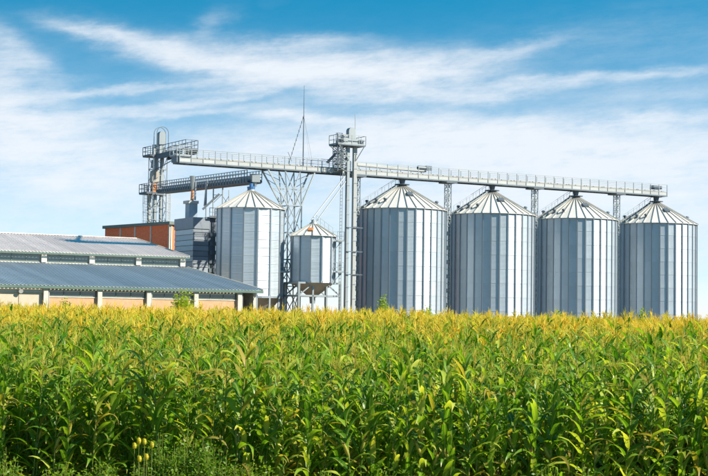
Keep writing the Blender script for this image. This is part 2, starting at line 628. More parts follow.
EAVE = EYE + 13.35
APEX = EAVE + 3.05
SPACING = 13.82
ORDER = ['first', 'second', 'third', 'fourth']
SILO_LABEL = [
    'large galvanised grain silo beside the tall elevator tower, widest of the row',
    'large galvanised grain silo, second along the row from the elevator tower',
    'large galvanised grain silo, third along the row from the elevator tower',
    'large galvanised grain silo closing the row under the free end of the gantry',
]
silo_a = []
for i, (px_, wd) in enumerate([(402, 0), (492.3, 0), (576.2, 0), (656.8, 0)]):
    a = on_b(px_ - 0.8, 260, 0.0)[0]
    silo_a.append(a)
    root = thing('grain_silo', SILO_LABEL[i], 'silo', a, 0, G, 'big grain silos in a row')
    silo_shell(root, 5.5, 0.25, EAVE - G, APEX - G, 32, 9, 0.14, phase=R(-90 + 7.5 * 0 + 3))
    MB().tube((0, 0, -0.3), (0, 0, 0.27), 5.75, 5.72, 48).build('plinth', 'concrete', root)
    slope = (APEX - EAVE) / (5.5 - 0.42)
    zt = lambda r: APEX - G - (r - 0.42) * slope

    def on_roof(ang, r, dz_=0.0):
        return Vector((r * math.cos(ang), r * math.sin(ang), zt(r) + dz_))
    # hatch facing the field
    ang = R(-90 - 30 + 18)
    for hh in (0,):
        p, q = on_roof(ang, 3.05, 0.12), on_roof(ang, 2.35, 0.12)
        MB().bar(p, q, 0.75, 0.34).build('roof_hatch', 'dark_steel', root)
    # vents round the lower roof
    for va in (R(-150), R(-168), R(-28), R(10), R(45), R(100), R(150)):
        p = on_roof(va, 4.35, 0.0)
        vb = MB()
        vb.tube(p, p + Vector((0, 0, 0.38)), 0.16, 0.16, 10)
        vb.tube(p + Vector((0, 0, 0.36)), p + Vector((0, 0, 0.55)), 0.30, 0.16, 10)
        vb.build('roof_vent', 'dark_steel', root)
    # roof stair on the side facing back along the row
    ang = R(178)
    tang = Vector((-math.sin(ang), math.cos(ang), 0))
    p, q = on_roof(ang, 5.6, 0.22), on_roof(ang, 0.75, 0.22)
    sb = MB()
    for s in (-0.35, 0.35):
        sb.bar(p + tang * s, q + tang * s, 0.07, 0.16)
    for k in range(18):
        c = p.lerp(q, (k + 0.5) / 18)
        sb.bar(c - tang * 0.35, c + tang * 0.35, 0.18, 0.04)
    sb.build('roof_stair', 'steel', root)
    up = Vector((0, 0, 1))
    hb = MB()
    for s in (-0.35, 0.35):
        for k in range(6):
            c = p.lerp(q, k / 5) + tang * s
            hb.bar(c, c + up * 0.85, 0.035)
        hb.bar(p + tang * s + up * 0.85, q + tang * s + up * 0.85, 0.035)
    hb.build('stair_railing', 'steel', root)
    # peak ring platform
    MB().tube((0, 0, zt(0.5) + 0.18), (0, 0, zt(0.5) + 0.26), 0.95, 0.95, 16).build('peak_platform', 'dark_steel', root)
    # wall sheets' inspection door and outside ladder on the far flank
    la = R(15)
    lp = Vector((5.72 * math.cos(la), 5.72 * math.sin(la), 0.3))
    ladder(lp, lp + Vector((0, 0, EAVE - G - 0.2)), (-math.sin(la), math.cos(la), 0), 0.45).build('ladder', 'steel', root)

# ------------------------------------------------------------------ gantries
GB = EYE + 17.25            # underside of the gantry
GW = 0.85                   # half width


def gantry(name, label, a0, a1, module, cover_from, cover_to):
    root = thing(name, label, 'conveyor gantry', a0, 0, GB)
    L = a1 - a0
    n = max(1, round(L / module))
    s = L / n
    # bottom chords and deck
    mb = MB()
    for b in (-GW, GW):
        mb.box(0, L, -b - 0.09, -b + 0.09, 0.0, 0.14)
    for k in range(n + 1):
        mb.box(k * s - 0.05, k * s + 0.05, -GW + 0.095, GW - 0.095, 0.02, 0.12)
    mb.build('bottom_chord', 'dark_steel', root)
    MB().box(0, L, -GW - 0.04, GW + 0.04, 0.145, 0.20).build('deck', 'steel', root)
    pm = MB().box(0.035, s - 0.035, -0.02, 0.02, 0.205, 0.60).mesh('side_panel', 'pale_steel')
    tm = MB().box(-0.035, 0.035, -0.04, 0.04, 0.205, 1.62).mesh('rail_post', 'steel')
    for k in range(n):
        for b in (-GW, GW):
            link('side_panel', pm, root, (k * s, -b, 0))
    for k in range(n + 1):
        for b in (-GW, GW):
            link('rail_post', tm, root, (min(max(k * s, 0.04), L - 0.04), -b * 1.045, 0))
    for b in (-GW, GW):
        MB().box(0, L, -b * 1.045 - 0.035, -b * 1.045 + 0.035, 1.622, 1.68).build('handrail', 'steel', root)
        MB().box(0, L, -b * 1.045 - 0.025, -b * 1.045 + 0.025, 1.20, 1.24).build('knee_rail', 'steel', root)
        MB().box(0, L, -b - 0.05, -b + 0.05, 0.602, 0.65).build('panel_cap', 'steel', root)
    # the conveyor itself
    MB().box(max(0.1, cover_from), min(L - 0.1, cover_to), -0.32, 0.32, 0.32, 0.82).build('conveyor_casing', 'beige', root)
    fl = MB()
    k = max(0.1, cover_from)
    while k < min(L - 0.1, cover_to):
        fl.box(k, k + 0.07, -0.36, 0.36, 0.30, 0.86)
        k += 3.0
    fl.build('casing_flange', 'steel', root)
    return root


a_left = on_b(176, 166, 0)[0]
a_tow = on_b(349.5, 176, 0)[0]
a_end = on_b(663, 197, 0)[0]
g1 = gantry('conveyor_gantry', 'pale conveyor gantry with railings between the two elevator towers', a_left, a_tow - 0.35, 1.55, 0.5, 99)
g2 = gantry('conveyor_gantry', 'long pale conveyor gantry with railings running over the four big silos', a_tow + 0.35, a_end, 1.5, 0.3, 99)
# second casing riding above the deck near the tower, with its drive
dl = on_b(425, 172, 0)[0] - a_tow - 0.35
mb = MB()
mb.hexa([(0.6, -0.3, 1.25), (dl, -0.3, 1.06), (dl, 0.3, 1.06), (0.6, 0.3, 1.25), (0.6, -0.3, 1.60), (dl, -0.3, 1.35), (dl, 0.3, 1.35), (0.6, 0.3, 1.60)])
mb.build('feed_conveyor', 'pale_steel', g2)
mb = MB()
mb.tube((dl - 1.2, -0.2, 1.55), (dl - 0.1, -0.2, 1.55), 0.28, 0.28, 12)
mb.box(dl - 0.1, dl + 0.7, -0.5, 0.2, 1.30, 1.85)
mb.build('drive_motor', 'dark_steel', g2)
# loading legs from the gantry down to each crown
for i, a in enumerate(silo_a):
    x = a - (a_tow + 0.35)
    mb = MB()
    mb.tube((x, 0, APEX - GB + 0.2), (x, 0, APEX - GB + 0.75), 0.30, 0.42, 10)
    mb.box(x - 0.62, x + 0.62, -0.45, 0.45, APEX - GB + 0.752, 0.0)
    mb.build('discharge_gate', 'dark_steel', g2)
# end drive
MB().box(a_end - a_tow - 2.4, a_end - a_tow - 0.9, -0.4, 0.4, 1.02, 1.5).build('end_drive', 'dark_steel', g2)

# lattice posts standing between the silos
mids = [silo_a[0] - 6.55, (silo_a[0] + silo_a[1]) / 2, (silo_a[1] + silo_a[2]) / 2, (silo_a[2] + silo_a[3]) / 2]
POST = ['slim lattice post carrying the gantry beside the tall elevator tower',
        'slim lattice gantry post between the first and second big silo',
        'slim lattice gantry post between the second and third big silo',
        'slim lattice gantry post between the third and fourth big silo']
for i, a in enumerate(mids):
    root = thing('lattice_post', POST[i], 'gantry post', a, 0, G, 'lattice posts between the silos')
    lattice(W(a, 0, G), W(a, 0, GB - 0.16), 0.30, 0.30, 0.10, 22).build('mast', 'steel', root, world=True)
    mb = MB()
    fbox(mb, a - 0.8, a + 0.8, -0.95, 0.95, GB - 0.155, GB - 0.01)
    mb.build('head_beam', 'dark_steel', root, world=True)

# ------------------------------------------------------------------ tall elevator beside the first silo
def head_arch(w, h, dpt, n=10):
    """bucket elevator head: half round casing over a box, width along a"""
    mb = MB()
    prof = [(-w / 2, 0)] + [(-w / 2 * math.cos(math.pi * k / n), h - w / 2 + w / 2 * math.sin(math.pi * k / n)) for k in range(n + 1)] + [(w / 2, 0)]
    m = len(prof)
    mb.add([(x, -dpt / 2, z) for x, z in prof] + [(x, dpt / 2, z) for x, z in prof],
           [tuple(range(m)), tuple(range(m, 2 * m))[::-1]] + [(k, (k + 1) % m, m + (k + 1) % m, m + k)[::-1] for k in range(m)])
    return mb


a_e, z_e = on_b(349.5, 146.5, 1.55)
root = thing('bucket_elevator', 'tall pale bucket elevator tower with a railed top platform beside the first big silo', 'elevator tower', a_e, 1.55, G)
zl = lambda z: z - G
x1 = on_b(346.6, 240, 1.55)[0] - a_e
x2 = on_b(353.6, 240, 1.55)[0] - a_e
ztop = z_e
for x, w, mt in ((x1, 0.34, 'steel'), (x2, 0.42, 'pale_steel')):
    MB().box(x - w / 2, x + w / 2, -0.22, 0.22, 0, zl(ztop)).build('trunk_casing', mt, root)
mb = MB()
for k in range(14):
    z = 1.2 + k * 1.75
    if z < zl(ztop) - 0.5:
        mb.box(x1 - 0.22, x1 + 0.22, -0.26, -0.225, z, z + 0.1)
        mb.box(x2 - 0.26, x2 + 0.26, -0.26, -0.225, z + 0.3, z + 0.4)
mb.build('trunk_flange', 'steel', root)
for py_ in (228, 252, 275):
    z = zl(on_b(350, py_, 1.55)[1])
    mb = MB()
    mb.box(x1 - 0.2, x2 + 1.1, -0.36, -0.275, z, z + 0.09)
    mb.box(x2 + 0.35, x2 + 0.43, -0.27, 1.5, z + 0.1, z + 0.18)
    mb.build('tie_bracket', 'dark_steel', root)
# platform
pl0 = on_b(334, 146.5, 1.55)[0] - a_e
pl1 = on_b(361.5, 146.5, 1.55)[0] - a_e
zp = zl(ztop)
mb = MB()
mb.box(pl0, pl1, -1.0, 1.2, zp - 0.02, zp + 0.10)
mb.build('platform_deck', 'dark_steel', root)
railing([(pl0, -1.0, zp + 0.1), (pl1, -1.0, zp + 0.1), (pl1, 1.2, zp + 0.1), (pl0, 1.2, zp + 0.1)], 1.15, 1.0, True, 0.06).build('platform_railing', 'steel', root)
mb = MB()
for s in (-0.98, 1.18):
    mb.bar((pl0 + 0.2, s, zp - 0.04), (x1, s * 0.3, zp - 1.7), 0.08)
    mb.bar((pl1 - 0.2, s, zp - 0.04), (x2, s * 0.3, zp - 1.7), 0.08)
mb.build('platform_brace', 'steel', root)
hd = head_arch(abs(x2 - x1) - 0.05, 1.35, 0.7)
ho = hd.build('head_housing', 'steel', root)
ho.location = ((x1 + x2) / 2 - 0.1, 0, zp + 0.95)
MB().box(x1 - 0.22, x2 + 0.24, -0.34, 0.34, zp + 0.11, zp + 0.95).build('head_throat', 'steel', root)
mb = MB()
mb.tube((pl0 + 0.9, -0.55, zp + 0.55), (pl0 + 0.9, 0.5, zp + 0.55), 0.32, 0.32, 12)
mb.box(pl0 + 0.5, pl0 + 1.3, -0.3, 0.4, zp + 0.11, zp + 0.3)
mb.build('drive_motor', 'dark_steel', root)
MB().bar(((x1 + x2) / 2 + 0.55, 0.1, zp + 0.1), ((x1 + x2) / 2 + 0.55, 0.1, zp + 4.0), 0.06).build('lightning_rod', 'steel', root)
ladder((x1 - 0.75, 0.1, 0), (x1 - 0.75, 0.1, zp + 1.1), (0, 1, 0), 0.5).build('ladder', 'steel', root)
# cage bay left of the head (round hoops)
ladder((pl0 + 0.35, -0.6, zp - 2.3), (pl0 + 0.35, -0.6, zp + 1.4), (1, 0, 0), 0.5, 0.42, (0, -1, 0)).build('ladder_cage', 'dark_steel', root)
# bracing columns below the platform down to the gantry
mb = MB()
zg = GB - G + 0.85
for s in (pl0 + 0.75, x1 - 0.55):
    mb.bar((s, 0.3, zg - 0.3), (s, 0.3, zp - 0.03), 0.12)
mb.bar((pl0 + 0.75, 0.3, zg), (x1 - 0.3, 0.3, zg + 1.6), 0.08)
mb.bar((pl0 + 0.75, 0.3, zg + 1.7), (x1 - 0.3, 0.3, zp - 0.1), 0.08)
mb.build('bracing', 'steel', root)
lattice(root.matrix_world @ Vector((pl0 + 1.05, 0.35, GB - G + 0.25)), root.matrix_world @ Vector((pl0 + 1.05, 0.35, zp - 0.05)), 0.62, 0.62, 0.09, 5).build('stair_frame', 'steel', root, world=True)
mb = MB()
for k in range(4):
    t0_ = GB - G + 0.4 + k * (zp - GB + G - 0.6) / 4
    mb.box(pl0 + 0.45, pl0 + 1.65, -0.25, 0.95, t0_, t0_ + 0.05)
mb.build('stair_landing', 'dark_steel', root)
MB().box(x2 + 0.35, x2 + 0.95, -0.5, 0.3, zp + 0.11, zp + 0.85).build('gear_box', 'dark_steel', root)
MB().box(x1 - 1.05, x1 - 0.45, -0.75, -0.2, zp + 0.11, zp + 1.25).build('control_cabinet', 'steel', root)
# spouts: to the gantry and down to the small hopper silo
sa = on_b(313, 222, 3.0)
SMALL_Y = 176.0
sm_a, sm_b, _z = on_y(313, 260, SMALL_Y)
zap = on_y(313, 224, SMALL_Y)[2]
mb = MB()
mb.tube((pl0 + 0.3, 0.1, zp - 1.0), (pl0 - 0.6, 0.6, zg + 0.4), 0.16, 0.16, 10)
mb.build('spout', 'dark_steel', root)
for off, za in ((-0.3, 0.0), (0.5, -0.55)):
    p = Vector((x1 - 0.3 + off * 0.2, 0.0, GB - G - 0.3 + za))
    lo = root.matrix_world.inverted() @ W(sm_a + off, sm_b, zap + 0.45)
    MB().tube(p, lo, 0.075, 0.075, 10).build('spout', 'steel', root)

# ------------------------------------------------------------------ lattice trestle and mast antenna
ta, _ = on_b(290.5, 230, 0)
root = thing('lattice_trestle', 'splayed steel lattice trestle under the gantry between the two smaller silos', 'trestle', ta, 0, G)
pts = lambda x, y, b=0.0: W(on_b(x, y, b)[0], b, on_b(x, y, b)[1])
ZW = on_b(290, 206, 0)[1]
xa, xb = on_b(284.5, 206, 0)[0], on_b(298, 206, 0)[0]
mb = MB()
for b in (-0.9, 0.9):
    for a in (xa, xb):
        mb.bar(W(a, b, G), W(a, b, ZW), 0.16)
    zs = np.linspace(G, ZW, 6)
    for k in range(5):
        mb.bar(W(xa, b, zs[k]), W(xb, b, zs[k + 1]), 0.08)
        mb.bar(W(xb, b, zs[k]), W(xa, b, zs[k + 1]), 0.08)
        mb.bar(W(xa, b, zs[k + 1]), W(xb, b, zs[k + 1]), 0.09)
for a in (xa, xb):
    for k in range(5):
        mb.bar(W(a, -0.9, zs[k]), W(a, 0.9, zs[k + 1]), 0.08)
        mb.bar(W(a, -0.9, zs[k + 1]), W(a, 0.9, zs[k + 1]), 0.08)
mb.build('mast_frame', 'steel', root, world=True)
mb = MB()
ZT = GB - 0.02
t0, t1, t2, t3 = [on_b(x, 174, 0)[0] for x in (265, 282, 297, 311.5)]
for b in (-0.8, 0.8):
    mb.bar(W(xa, b, ZW), W(t0, b, ZT), 0.15)
    mb.bar(W(xb, b, ZW), W(t3, b, ZT), 0.15)
    mb.bar(W(xa, b, ZW), W(t1, b, ZT), 0.12)
    mb.bar(W(xb, b, ZW), W(t2, b, ZT), 0.12)
    mb.bar(W(xa, b, ZW), W(t2, b, ZT), 0.10)
    mb.bar(W(xb, b, ZW), W(t1, b, ZT), 0.10)
    zq = (ZW + ZT) / 2
    mb.bar(W((xa + t0) / 2, b, zq), W((xb + t3) / 2, b, zq), 0.07)
    for (p0, p1, q0, q1) in ((t0, xa, t1, xa), (t3, xb, t2, xb)):
        for k in range(4):
            f0, f1 = k / 5 + 0.05, (k + 1) / 5 + 0.05
            mb.bar(W(p0 + (p1 - p0) * f0, b, ZT + (ZW - ZT) * f0), W(q0 + (q1 - q0) * f1, b, ZT + (ZW - ZT) * f1), 0.06)
for a in (t0, t3):
    mb.bar(W(a, -0.8, ZT - 0.1), W(a, 0.8, ZT - 0.1), 0.10)
mb.build('splayed_strut', 'steel', root, world=True)

aa, _ = on_b(301, 168, 0)
z_b = GB + 0.2
z_m = on_b(300.6, 116, 0)[1]
z_t = on_b(301.5, 86, 0)[1]
root = thing('antenna_mast', 'thin guyed antenna mast rising from the gantry deck', 'antenna', aa, 0.5, z_b)
MB().tube((0, 0, 0), (0, 0, z_m - z_b), 0.075, 0.055, 8).build('lower_mast', 'dark_steel', root)
MB().tube((0, 0, z_m - z_b - 0.1), (0, 0, z_t - z_b), 0.04, 0.02, 6).build('upper_rod', 'dark_steel', root)
g0 = Vector((0, 0, z_m - z_b))
ga = on_b(287.5, 168, 0)[0] - aa
gb_ = on_b(313.5, 172, 0)[0] - aa
mb = MB()
mb.bar(g0, (ga, 0.6, 0.1), 0.04)
for k in range(12):
    c = g0.lerp(Vector((ga, 0.6, 0.1)), (k + 0.5) / 12)
    mb.tube(c - Vector((0, 0, 0.14)), c + Vector((0, 0, 0.14)), 0.045, 0.045, 6)
mb.build('insulated_guy_wire', 'dark_steel', root)
MB().bar(g0, (gb_, 0.4, 0.1), 0.016).build('guy_wire', 'dark_steel', root)
MB().bar(g0, (0.4, -1.2, 0.1), 0.016).build('guy_wire', 'dark_steel', root)
MB().bar((ga * 0.75, 0.3, 1.0), (ga * 0.98, 0.5, 2.1), 0.05).build('stay_arm', 'dark_steel', root)

# ------------------------------------------------------------------ middle silo on legs
MID_Y = 176.0
ma, mbb, _ = on_y(250, 255, MID_Y)
ze = on_y(250, 209, MID_Y)[2]
za = on_y(252, 191.5, MID_Y)[2]
zb = on_y(250, 297, MID_Y)[2]
mr = 33.2 * MID_Y / F_PX
root = thing('mid_silo', 'medium galvanised silo on legs behind the end of the warehouse roof', 'silo', ma, mbb, G)
silo_shell(root, mr, zb - G, ze - G, za - G, 15, 11, 0.17, phase=R(-90 - 30 + 4), nr=24)
cone = MB()
n = 30
cone.add([((mr - 0.1) * math.cos(2 * math.pi * k / n), (mr - 0.1) * math.sin(2 * math.pi * k / n), zb - G) for k in range(n)] +
         [(0.4 * math.cos(2 * math.pi * k / n), 0.4 * math.sin(2 * math.pi * k / n), 0.9) for k in range(n)],
         [(k, (k + 1) % n, n + (k + 1) % n, n + k)[::-1] for k in range(n)])
cone.build('hopper_cone', 'hopper', root, smooth=True)
for k in range(15):
    a = R(-90 - 30 + 4) + math.pi / 15 + 2 * math.pi * k / 15
    MB().bar(((mr + 0.02) * math.cos(a), (mr + 0.02) * math.sin(a), 0), ((mr + 0.02) * math.cos(a), (mr + 0.02) * math.sin(a), zb - G - 0.12), 0.2).build('leg', 'steel', root)
mb = MB()
for k in range(30):
    a0, a1 = 2 * math.pi * k / 30, 2 * math.pi * (k + 1) / 30
    mb.bar(((mr + 0.06) * math.cos(a0), (mr + 0.06) * math.sin(a0), zb - G - 0.02), ((mr + 0.06) * math.cos(a1), (mr + 0.06) * math.sin(a1), zb - G - 0.02), 0.16, 0.2)
mb.build('ring_beam', 'stiffener', root)
mb = MB()
mb.tube((0, 0, za - G + 0.2), (0, 0, za - G + 0.55), 0.42, 0.5, 12)
mb.tube((0, 0, za - G + 0.55), (0, 0, za - G + 0.95), 0.22, 0.22, 10)
mb.build('inlet_head', 'blue', root)

# ------------------------------------------------------------------ small hopper silo in its steel frame
sr = 22.0 * SMALL_Y / F_PX
ze = on_y(313, 236, SMALL_Y)[2]
za = on_y(313, 224.5, SMALL_Y)[2]
zb = on_y(313, 283, SMALL_Y)[2]
zc = on_y(313, 297.5, SMALL_Y)[2]
root = thing('hopper_silo', 'small galvanised hopper silo raised in a steel frame, tan cone below', 'silo', sm_a, sm_b, G)
silo_shell(root, sr, zb - G, ze - G, za - G, 12, 7, 0.16, phase=R(-90 - 30 + 10), nr=18)
cone = MB()
cone.add([((sr - 0.05) * math.cos(2 * math.pi * k / 24), (sr - 0.05) * math.sin(2 * math.pi * k / 24), zb - G) for k in range(24)] +
         [(0.35 * math.cos(2 * math.pi * k / 24), 0.35 * math.sin(2 * math.pi * k / 24), zc - G) for k in range(24)],
         [(k, (k + 1) % 24, 24 + (k + 1) % 24, 24 + k)[::-1] for k in range(24)])
cone.build('hopper_cone', 'hopper', root, smooth=True)
MB().tube((0, 0, zc - G - 0.7), (0, 0, zc - G + 0.02), 0.3, 0.36, 12).build('outlet_spout', 'steel', root)
fw = 29.5 * SMALL_Y / F_PX * 0.80
hz = zb - G - 0.05
lz = on_y(313, 296, SMALL_Y)[2] - G
for sx in (-1, 1):
    for sy in (-1, 1):
        MB().bar((sx * fw, sy * fw * 0.62, 0), (sx * fw, sy * fw * 0.62, hz), 0.26).build('leg', 'steel', root)
for sx in (-0.33, 0.33):
    MB().bar((sx * fw, -fw * 0.62, 0), (sx * fw, -fw * 0.62, hz - 0.3), 0.2).build('leg', 'steel', root)
mb = MB()
for z in (hz + 0.02, lz):
    for sy in (-1, 1):
        mb.bar((-fw - 0.1, sy * fw * 0.62, z), (fw + 0.1, sy * fw * 0.62, z), 0.2)
    for sx in (-1, 1):
        mb.bar((sx * fw, -fw * 0.62 + 0.12, z), (sx * fw, fw * 0.62 - 0.12, z), 0.18)
mb.build('frame_beam', 'steel', root)
mb = MB()
for sy in (-1, 1):
    for sx in (-1, 1):
        mb.bar((sx * fw * 0.96, sy * fw * 0.62, lz + 0.1), (sx * fw * 0.35, sy * fw * 0.62, hz - 0.08), 0.13)
mb.build('frame_brace', 'steel', root)
# landings and stair rails on the sides
for (x0, x1_, py_, side) in ((334.5, 343, 241, 1), (334.5, 343, 272, 1), (276.5, 289, 272, -1)):
    p0 = root.matrix_world.inverted() @ W(*on_y(x0, py_, SMALL_Y - 0.8))
    p1 = root.matrix_world.inverted() @ W(*on_y(x1_, py_, SMALL_Y - 0.8))
    mb = MB()
    xl, xr, yy, zz = min(p0.x, p1.x), max(p0.x, p1.x), (p0.y + p1.y) / 2, p0.z
    mb.box(xl, xr, yy - 0.5, yy + 0.5, zz - 0.08, zz)
    mb.bar((xl if side > 0 else xr, yy, zz - 0.95), (xr - 0.1 if side > 0 else xl + 0.1, yy, zz - 0.09), 0.08)
    mb.build('landing', 'steel', root)
    railing([(xl, yy - 0.5, zz), (xr, yy - 0.5, zz), (xr, yy + 0.5, zz), (xl, yy + 0.5, zz)], 1.1, 0.7, False, 0.05).build('landing_railing', 'steel', root)
    if side > 0:
        ladder((xr - 0.25, yy, zz - 4.0), (xr - 0.25, yy, zz - 0.1), (0, 1, 0), 0.45).build('ladder', 'steel', root)
# roof handrail climbing to the peak
tp = Vector((0.25, -0.2, za - G + 0.15))
bt = Vector((sr * 0.97, -0.2, ze - G + 0.1))
railing([bt, tp], 0.95, 0.6, False, 0.045).build('roof_railing', 'steel', root)
mb = MB()
mb.tube((0, 0, za - G + 0.2), (0, 0, za - G + 0.6), 0.32, 0.2, 10)
mb.build('inlet_head', 'steel', root)
rm = 2.3
sl_ = (za - ze) / (sr - 0.42)
MB().bar((-0.9, -1.1, za - G - 1.0 * sl_ + 0.05), (-1.25, -1.5, za - G - 1.5 * sl_ + 0.05), 0.6, 0.3).build('roof_hatch', 'rust', root)

# ------------------------------------------------------------------ left elevator tower behind the brick building
TW_Y = 212.0
t_a, t_b, _ = on_y(160, 200, TW_Y)
root = thing('bucket_elevator', 'twin-headed bucket elevator tower with railed landings rising behind the orange brick building', 'elevator tower', t_a, t_b, G)
inv = root.matrix_world.inverted()
lp = lambda x, y, d=TW_Y: inv @ W(*on_y(x, y, d))
zd1 = lp(155, 157).z
zd2 = lp(150, 194.5).z
for (xp, w, top, mt) in ((155.0, 0.36, zd1, 'steel'), (161.2, 0.42, zd1, 'steel'), (149.6, 0.30, zd2, 'pale_steel')):
    c = lp(xp, 200)
    MB().box(c.x - w / 2, c.x + w / 2, c.y - 0.25, c.y + 0.25, 0, top).build('trunk_casing', mt, root)
# upper platform runs towards the gantry end
pA, pB = lp(146, 157), lp(160, 157)
far = inv @ W(*on_y(184, 150.5, 202.0))
yl = pA.y
mb = MB()
mb.box(pA.x, pB.x + 0.6, -1.6 + yl, yl + 1.2, zd1, zd1 + 0.14)
mb.box(pB.x - 0.9, pB.x + 0.9, far.y, yl - 1.605, zd1 + 0.01, zd1 + 0.13)
mb.build('upper_landing', 'dark_steel', root)
railing([(pA.x, yl - 1.6, zd1 + 0.14), (pA.x, yl + 1.2, zd1 + 0.14), (pB.x + 0.6, yl + 1.2, zd1 + 0.14)], 1.25, 1.1, False, 0.07).build('landing_railing', 'dark_steel', root)
railing([(pA.x, yl - 1.6, zd1 + 0.14), (pB.x - 0.9, yl - 1.6, zd1 + 0.14), (pB.x - 0.9, far.y, zd1 + 0.14), (pB.x + 0.9, far.y, zd1 + 0.14), (pB.x + 0.9, yl - 1.6, zd1 + 0.14)], 1.25, 1.1, False, 0.07).build('landing_railing', 'dark_steel', root)
mb = MB()
mb.box(pB.x - 0.95, pB.x - 0.905, far.y, yl - 1.61, zd1 - 0.45, zd1 + 0.15)
mb.box(pB.x + 0.905, pB.x + 0.95, far.y, yl - 1.61, zd1 - 0.45, zd1 + 0.15)
mb.bar((pB.x - 0.93, far.y + 0.3, zd1 - 0.5), (pB.x - 0.93, yl - 1.7, zd1 - 1.9), 0.09)
mb.build('walkway_girder', 'dark_steel', root)
h1 = lp(154.7, 140)
h2 = lp(167.8, 140)
hd = head_arch(abs(lp(167.6, 140).x - lp(154.9, 140).x) * 0.60, 1.9, 0.9)
ho = hd.build('head_housing', 'steel', root)
ho.location = ((h1.x + h2.x) / 2, (h1.y + h2.y) / 2, zd1 + 1.75)
mb = MB()
c0, c1 = lp(155.0, 150), lp(161.2, 150)
mb.box(c0.x - 0.3, c0.x + 0.3, c0.y - 0.3, c0.y + 0.3, zd1 + 0.15, zd1 + 1.75)
mb.box(c1.x - 0.34, c1.x + 0.34, c1.y - 0.3, c1.y + 0.3, zd1 + 0.15, zd1 + 1.75)
mb.build('head_throat', 'steel', root)
mb = MB()
cw = abs(h2.x - h1.x) / 2 + 0.08
cx, cy = (h1.x + h2.x) / 2, (h1.y + h2.y) / 2
for s in (-0.5, 0.5):
    pr = None
    for k in range(13):
        t = math.pi * k / 12
        q = Vector((cx - cw * math.cos(t), cy + s, zd1 + 1.75 + 2.5 - cw + cw * math.sin(t)))
        if pr is not None:
            mb.bar(pr, q, 0.07)
        pr = q
    for sx in (-1, 1):
        mb.bar((cx + sx * cw, cy + s, zd1 + 0.15), (cx + sx * cw, cy + s, zd1 + 1.75 + 2.5 - cw), 0.07)
mb.build('head_guard', 'dark_steel', root)
tm_ = lp(157.2, 200)
lattice(root.matrix_world @ Vector((tm_.x, tm_.y, 9.0)), root.matrix_world @ Vector((tm_.x, tm_.y, zd1 - 0.02)), 1.05, 0.8, 0.10, 9).build('tower_frame', 'steel', root, world=True)
MB().box(c1.x + 0.5, c1.x + 1.1, c1.y - 0.7, c1.y + 0.1, zd1 + 0.15, zd1 + 1.0).build('drive_motor', 'dark_steel', root)
# lower head and landing
q0, q1 = lp(149.8, 183), lp(158.6, 183)
hd = head_arch(abs(q1.x - q0.x), 1.75, 0.9)
ho = hd.build('lower_head_housing', 'beige', root)
ho.location = ((q0.x + q1.x) / 2 - 0.15, q0.y - 0.75, zd2 + 1.7)
MB().box(q0.x, q1.x - 0.3, q0.y - 1.1, q0.y - 0.45, zd2 + 0.15, zd2 + 1.68).build('lower_head_throat', 'rust', root)
d0, d1 = lp(141.5, 194.5), lp(163, 194.5)
MB().box(d0.x, d1.x, d0.y - 1.9, d0.y + 0.9, zd2, zd2 + 0.14).build('lower_landing', 'dark_steel', root)
railing([(d0.x, d0.y - 1.9, zd2 + 0.14), (d1.x, d0.y - 1.9, zd2 + 0.14)], 1.3, 1.0, False, 0.07).build('landing_railing', 'dark_steel', root)
railing([(d0.x, d0.y - 1.9, zd2 + 0.14), (d0.x, d0.y + 0.9, zd2 + 0.14), (d1.x, d0.y + 0.9, zd2 + 0.14)], 1.3, 1.0, False, 0.07).build('landing_railing', 'dark_steel', root)
c = lp(144.6, 200)
ladder((c.x, c.y - 0.4, 6), (c.x, c.y - 0.4, zd2 + 1.2), (1, 0, 0), 0.5, 0.42, (0, -1, 0)).build('ladder_cage', 'steel', root)
c = lp(168, 200)
ladder((c.x, c.y, 6), (c.x, c.y, lp(168, 194).z), (1, 0, 0), 0.45, 0.38, (0, -1, 0)).build('ladder_cage', 'pale_steel', root)
mb = MB()
mb.bar((d0.x + 0.3, d0.y - 1.8, zd2 - 0.05), (d0.x + 1.4, d0.y - 0.3, zd2 - 2.6), 0.1)
mb.bar((d1.x - 0.3, d0.y - 1.8, zd2 - 0.05), (d1.x - 1.0, d0.y - 0.3, zd2 - 2.6), 0.1)
for z in np.arange(8.5, zd1 - 0.8, 2.4):
    mb.box(lp(148.5, 200).x, lp(163, 200).x, lp(155, 200).y - 0.34, lp(155, 200).y - 0.27, z, z + 0.1)
mb.build('landing_brace', 'steel', root)
# spouts from the upper head
for (xa_, ya_, xb_, yb_) in ((164.5, 147, 161.0, 175), (152.2, 160, 151.5, 168), (157.6, 158, 158, 170)):
    MB().tube(lp(xa_, ya_, TW_Y - 1.2), lp(xb_, yb_, TW_Y - 1.2), 0.14, 0.14, 8).build('spout', 'steel', root)

# lower inclined conveyor from that tower to the middle silo
s0 = W(*on_y(163, 193.5, 210.0))
s1 = W(*on_y(254.5, 183.5, MID_Y + 0.5))
dirv = (s1 - s0).normalized()
root = tag(bpy.data.objects.new('walkway_conveyor', None), 'dark railed conveyor walkway from the rear tower to the medium silo', 'conveyor walkway')
col.objects.link(root)
ang = math.atan2(dirv.y, dirv.x)
root.location = s0
root.rotation_euler = (0, 0, ang)
LW = Vector((s1.x - s0.x, s1.y - s0.y, 0)).length
dzw = s1.z - s0.z
mb = MB()


def sl_box(x0, x1, y0, y1, z0, z1):
    f = lambda x: dzw * x / LW
    return [(x0, y0, z0 + f(x0)), (x1, y0, z0 + f(x1)), (x1, y1, z0 + f(x1)), (x0, y1, z0 + f(x0)),
            (x0, y0, z1 + f(x0)), (x1, y0, z1 + f(x1)), (x1, y1, z1 + f(x1)), (x0, y1, z1 + f(x0))]


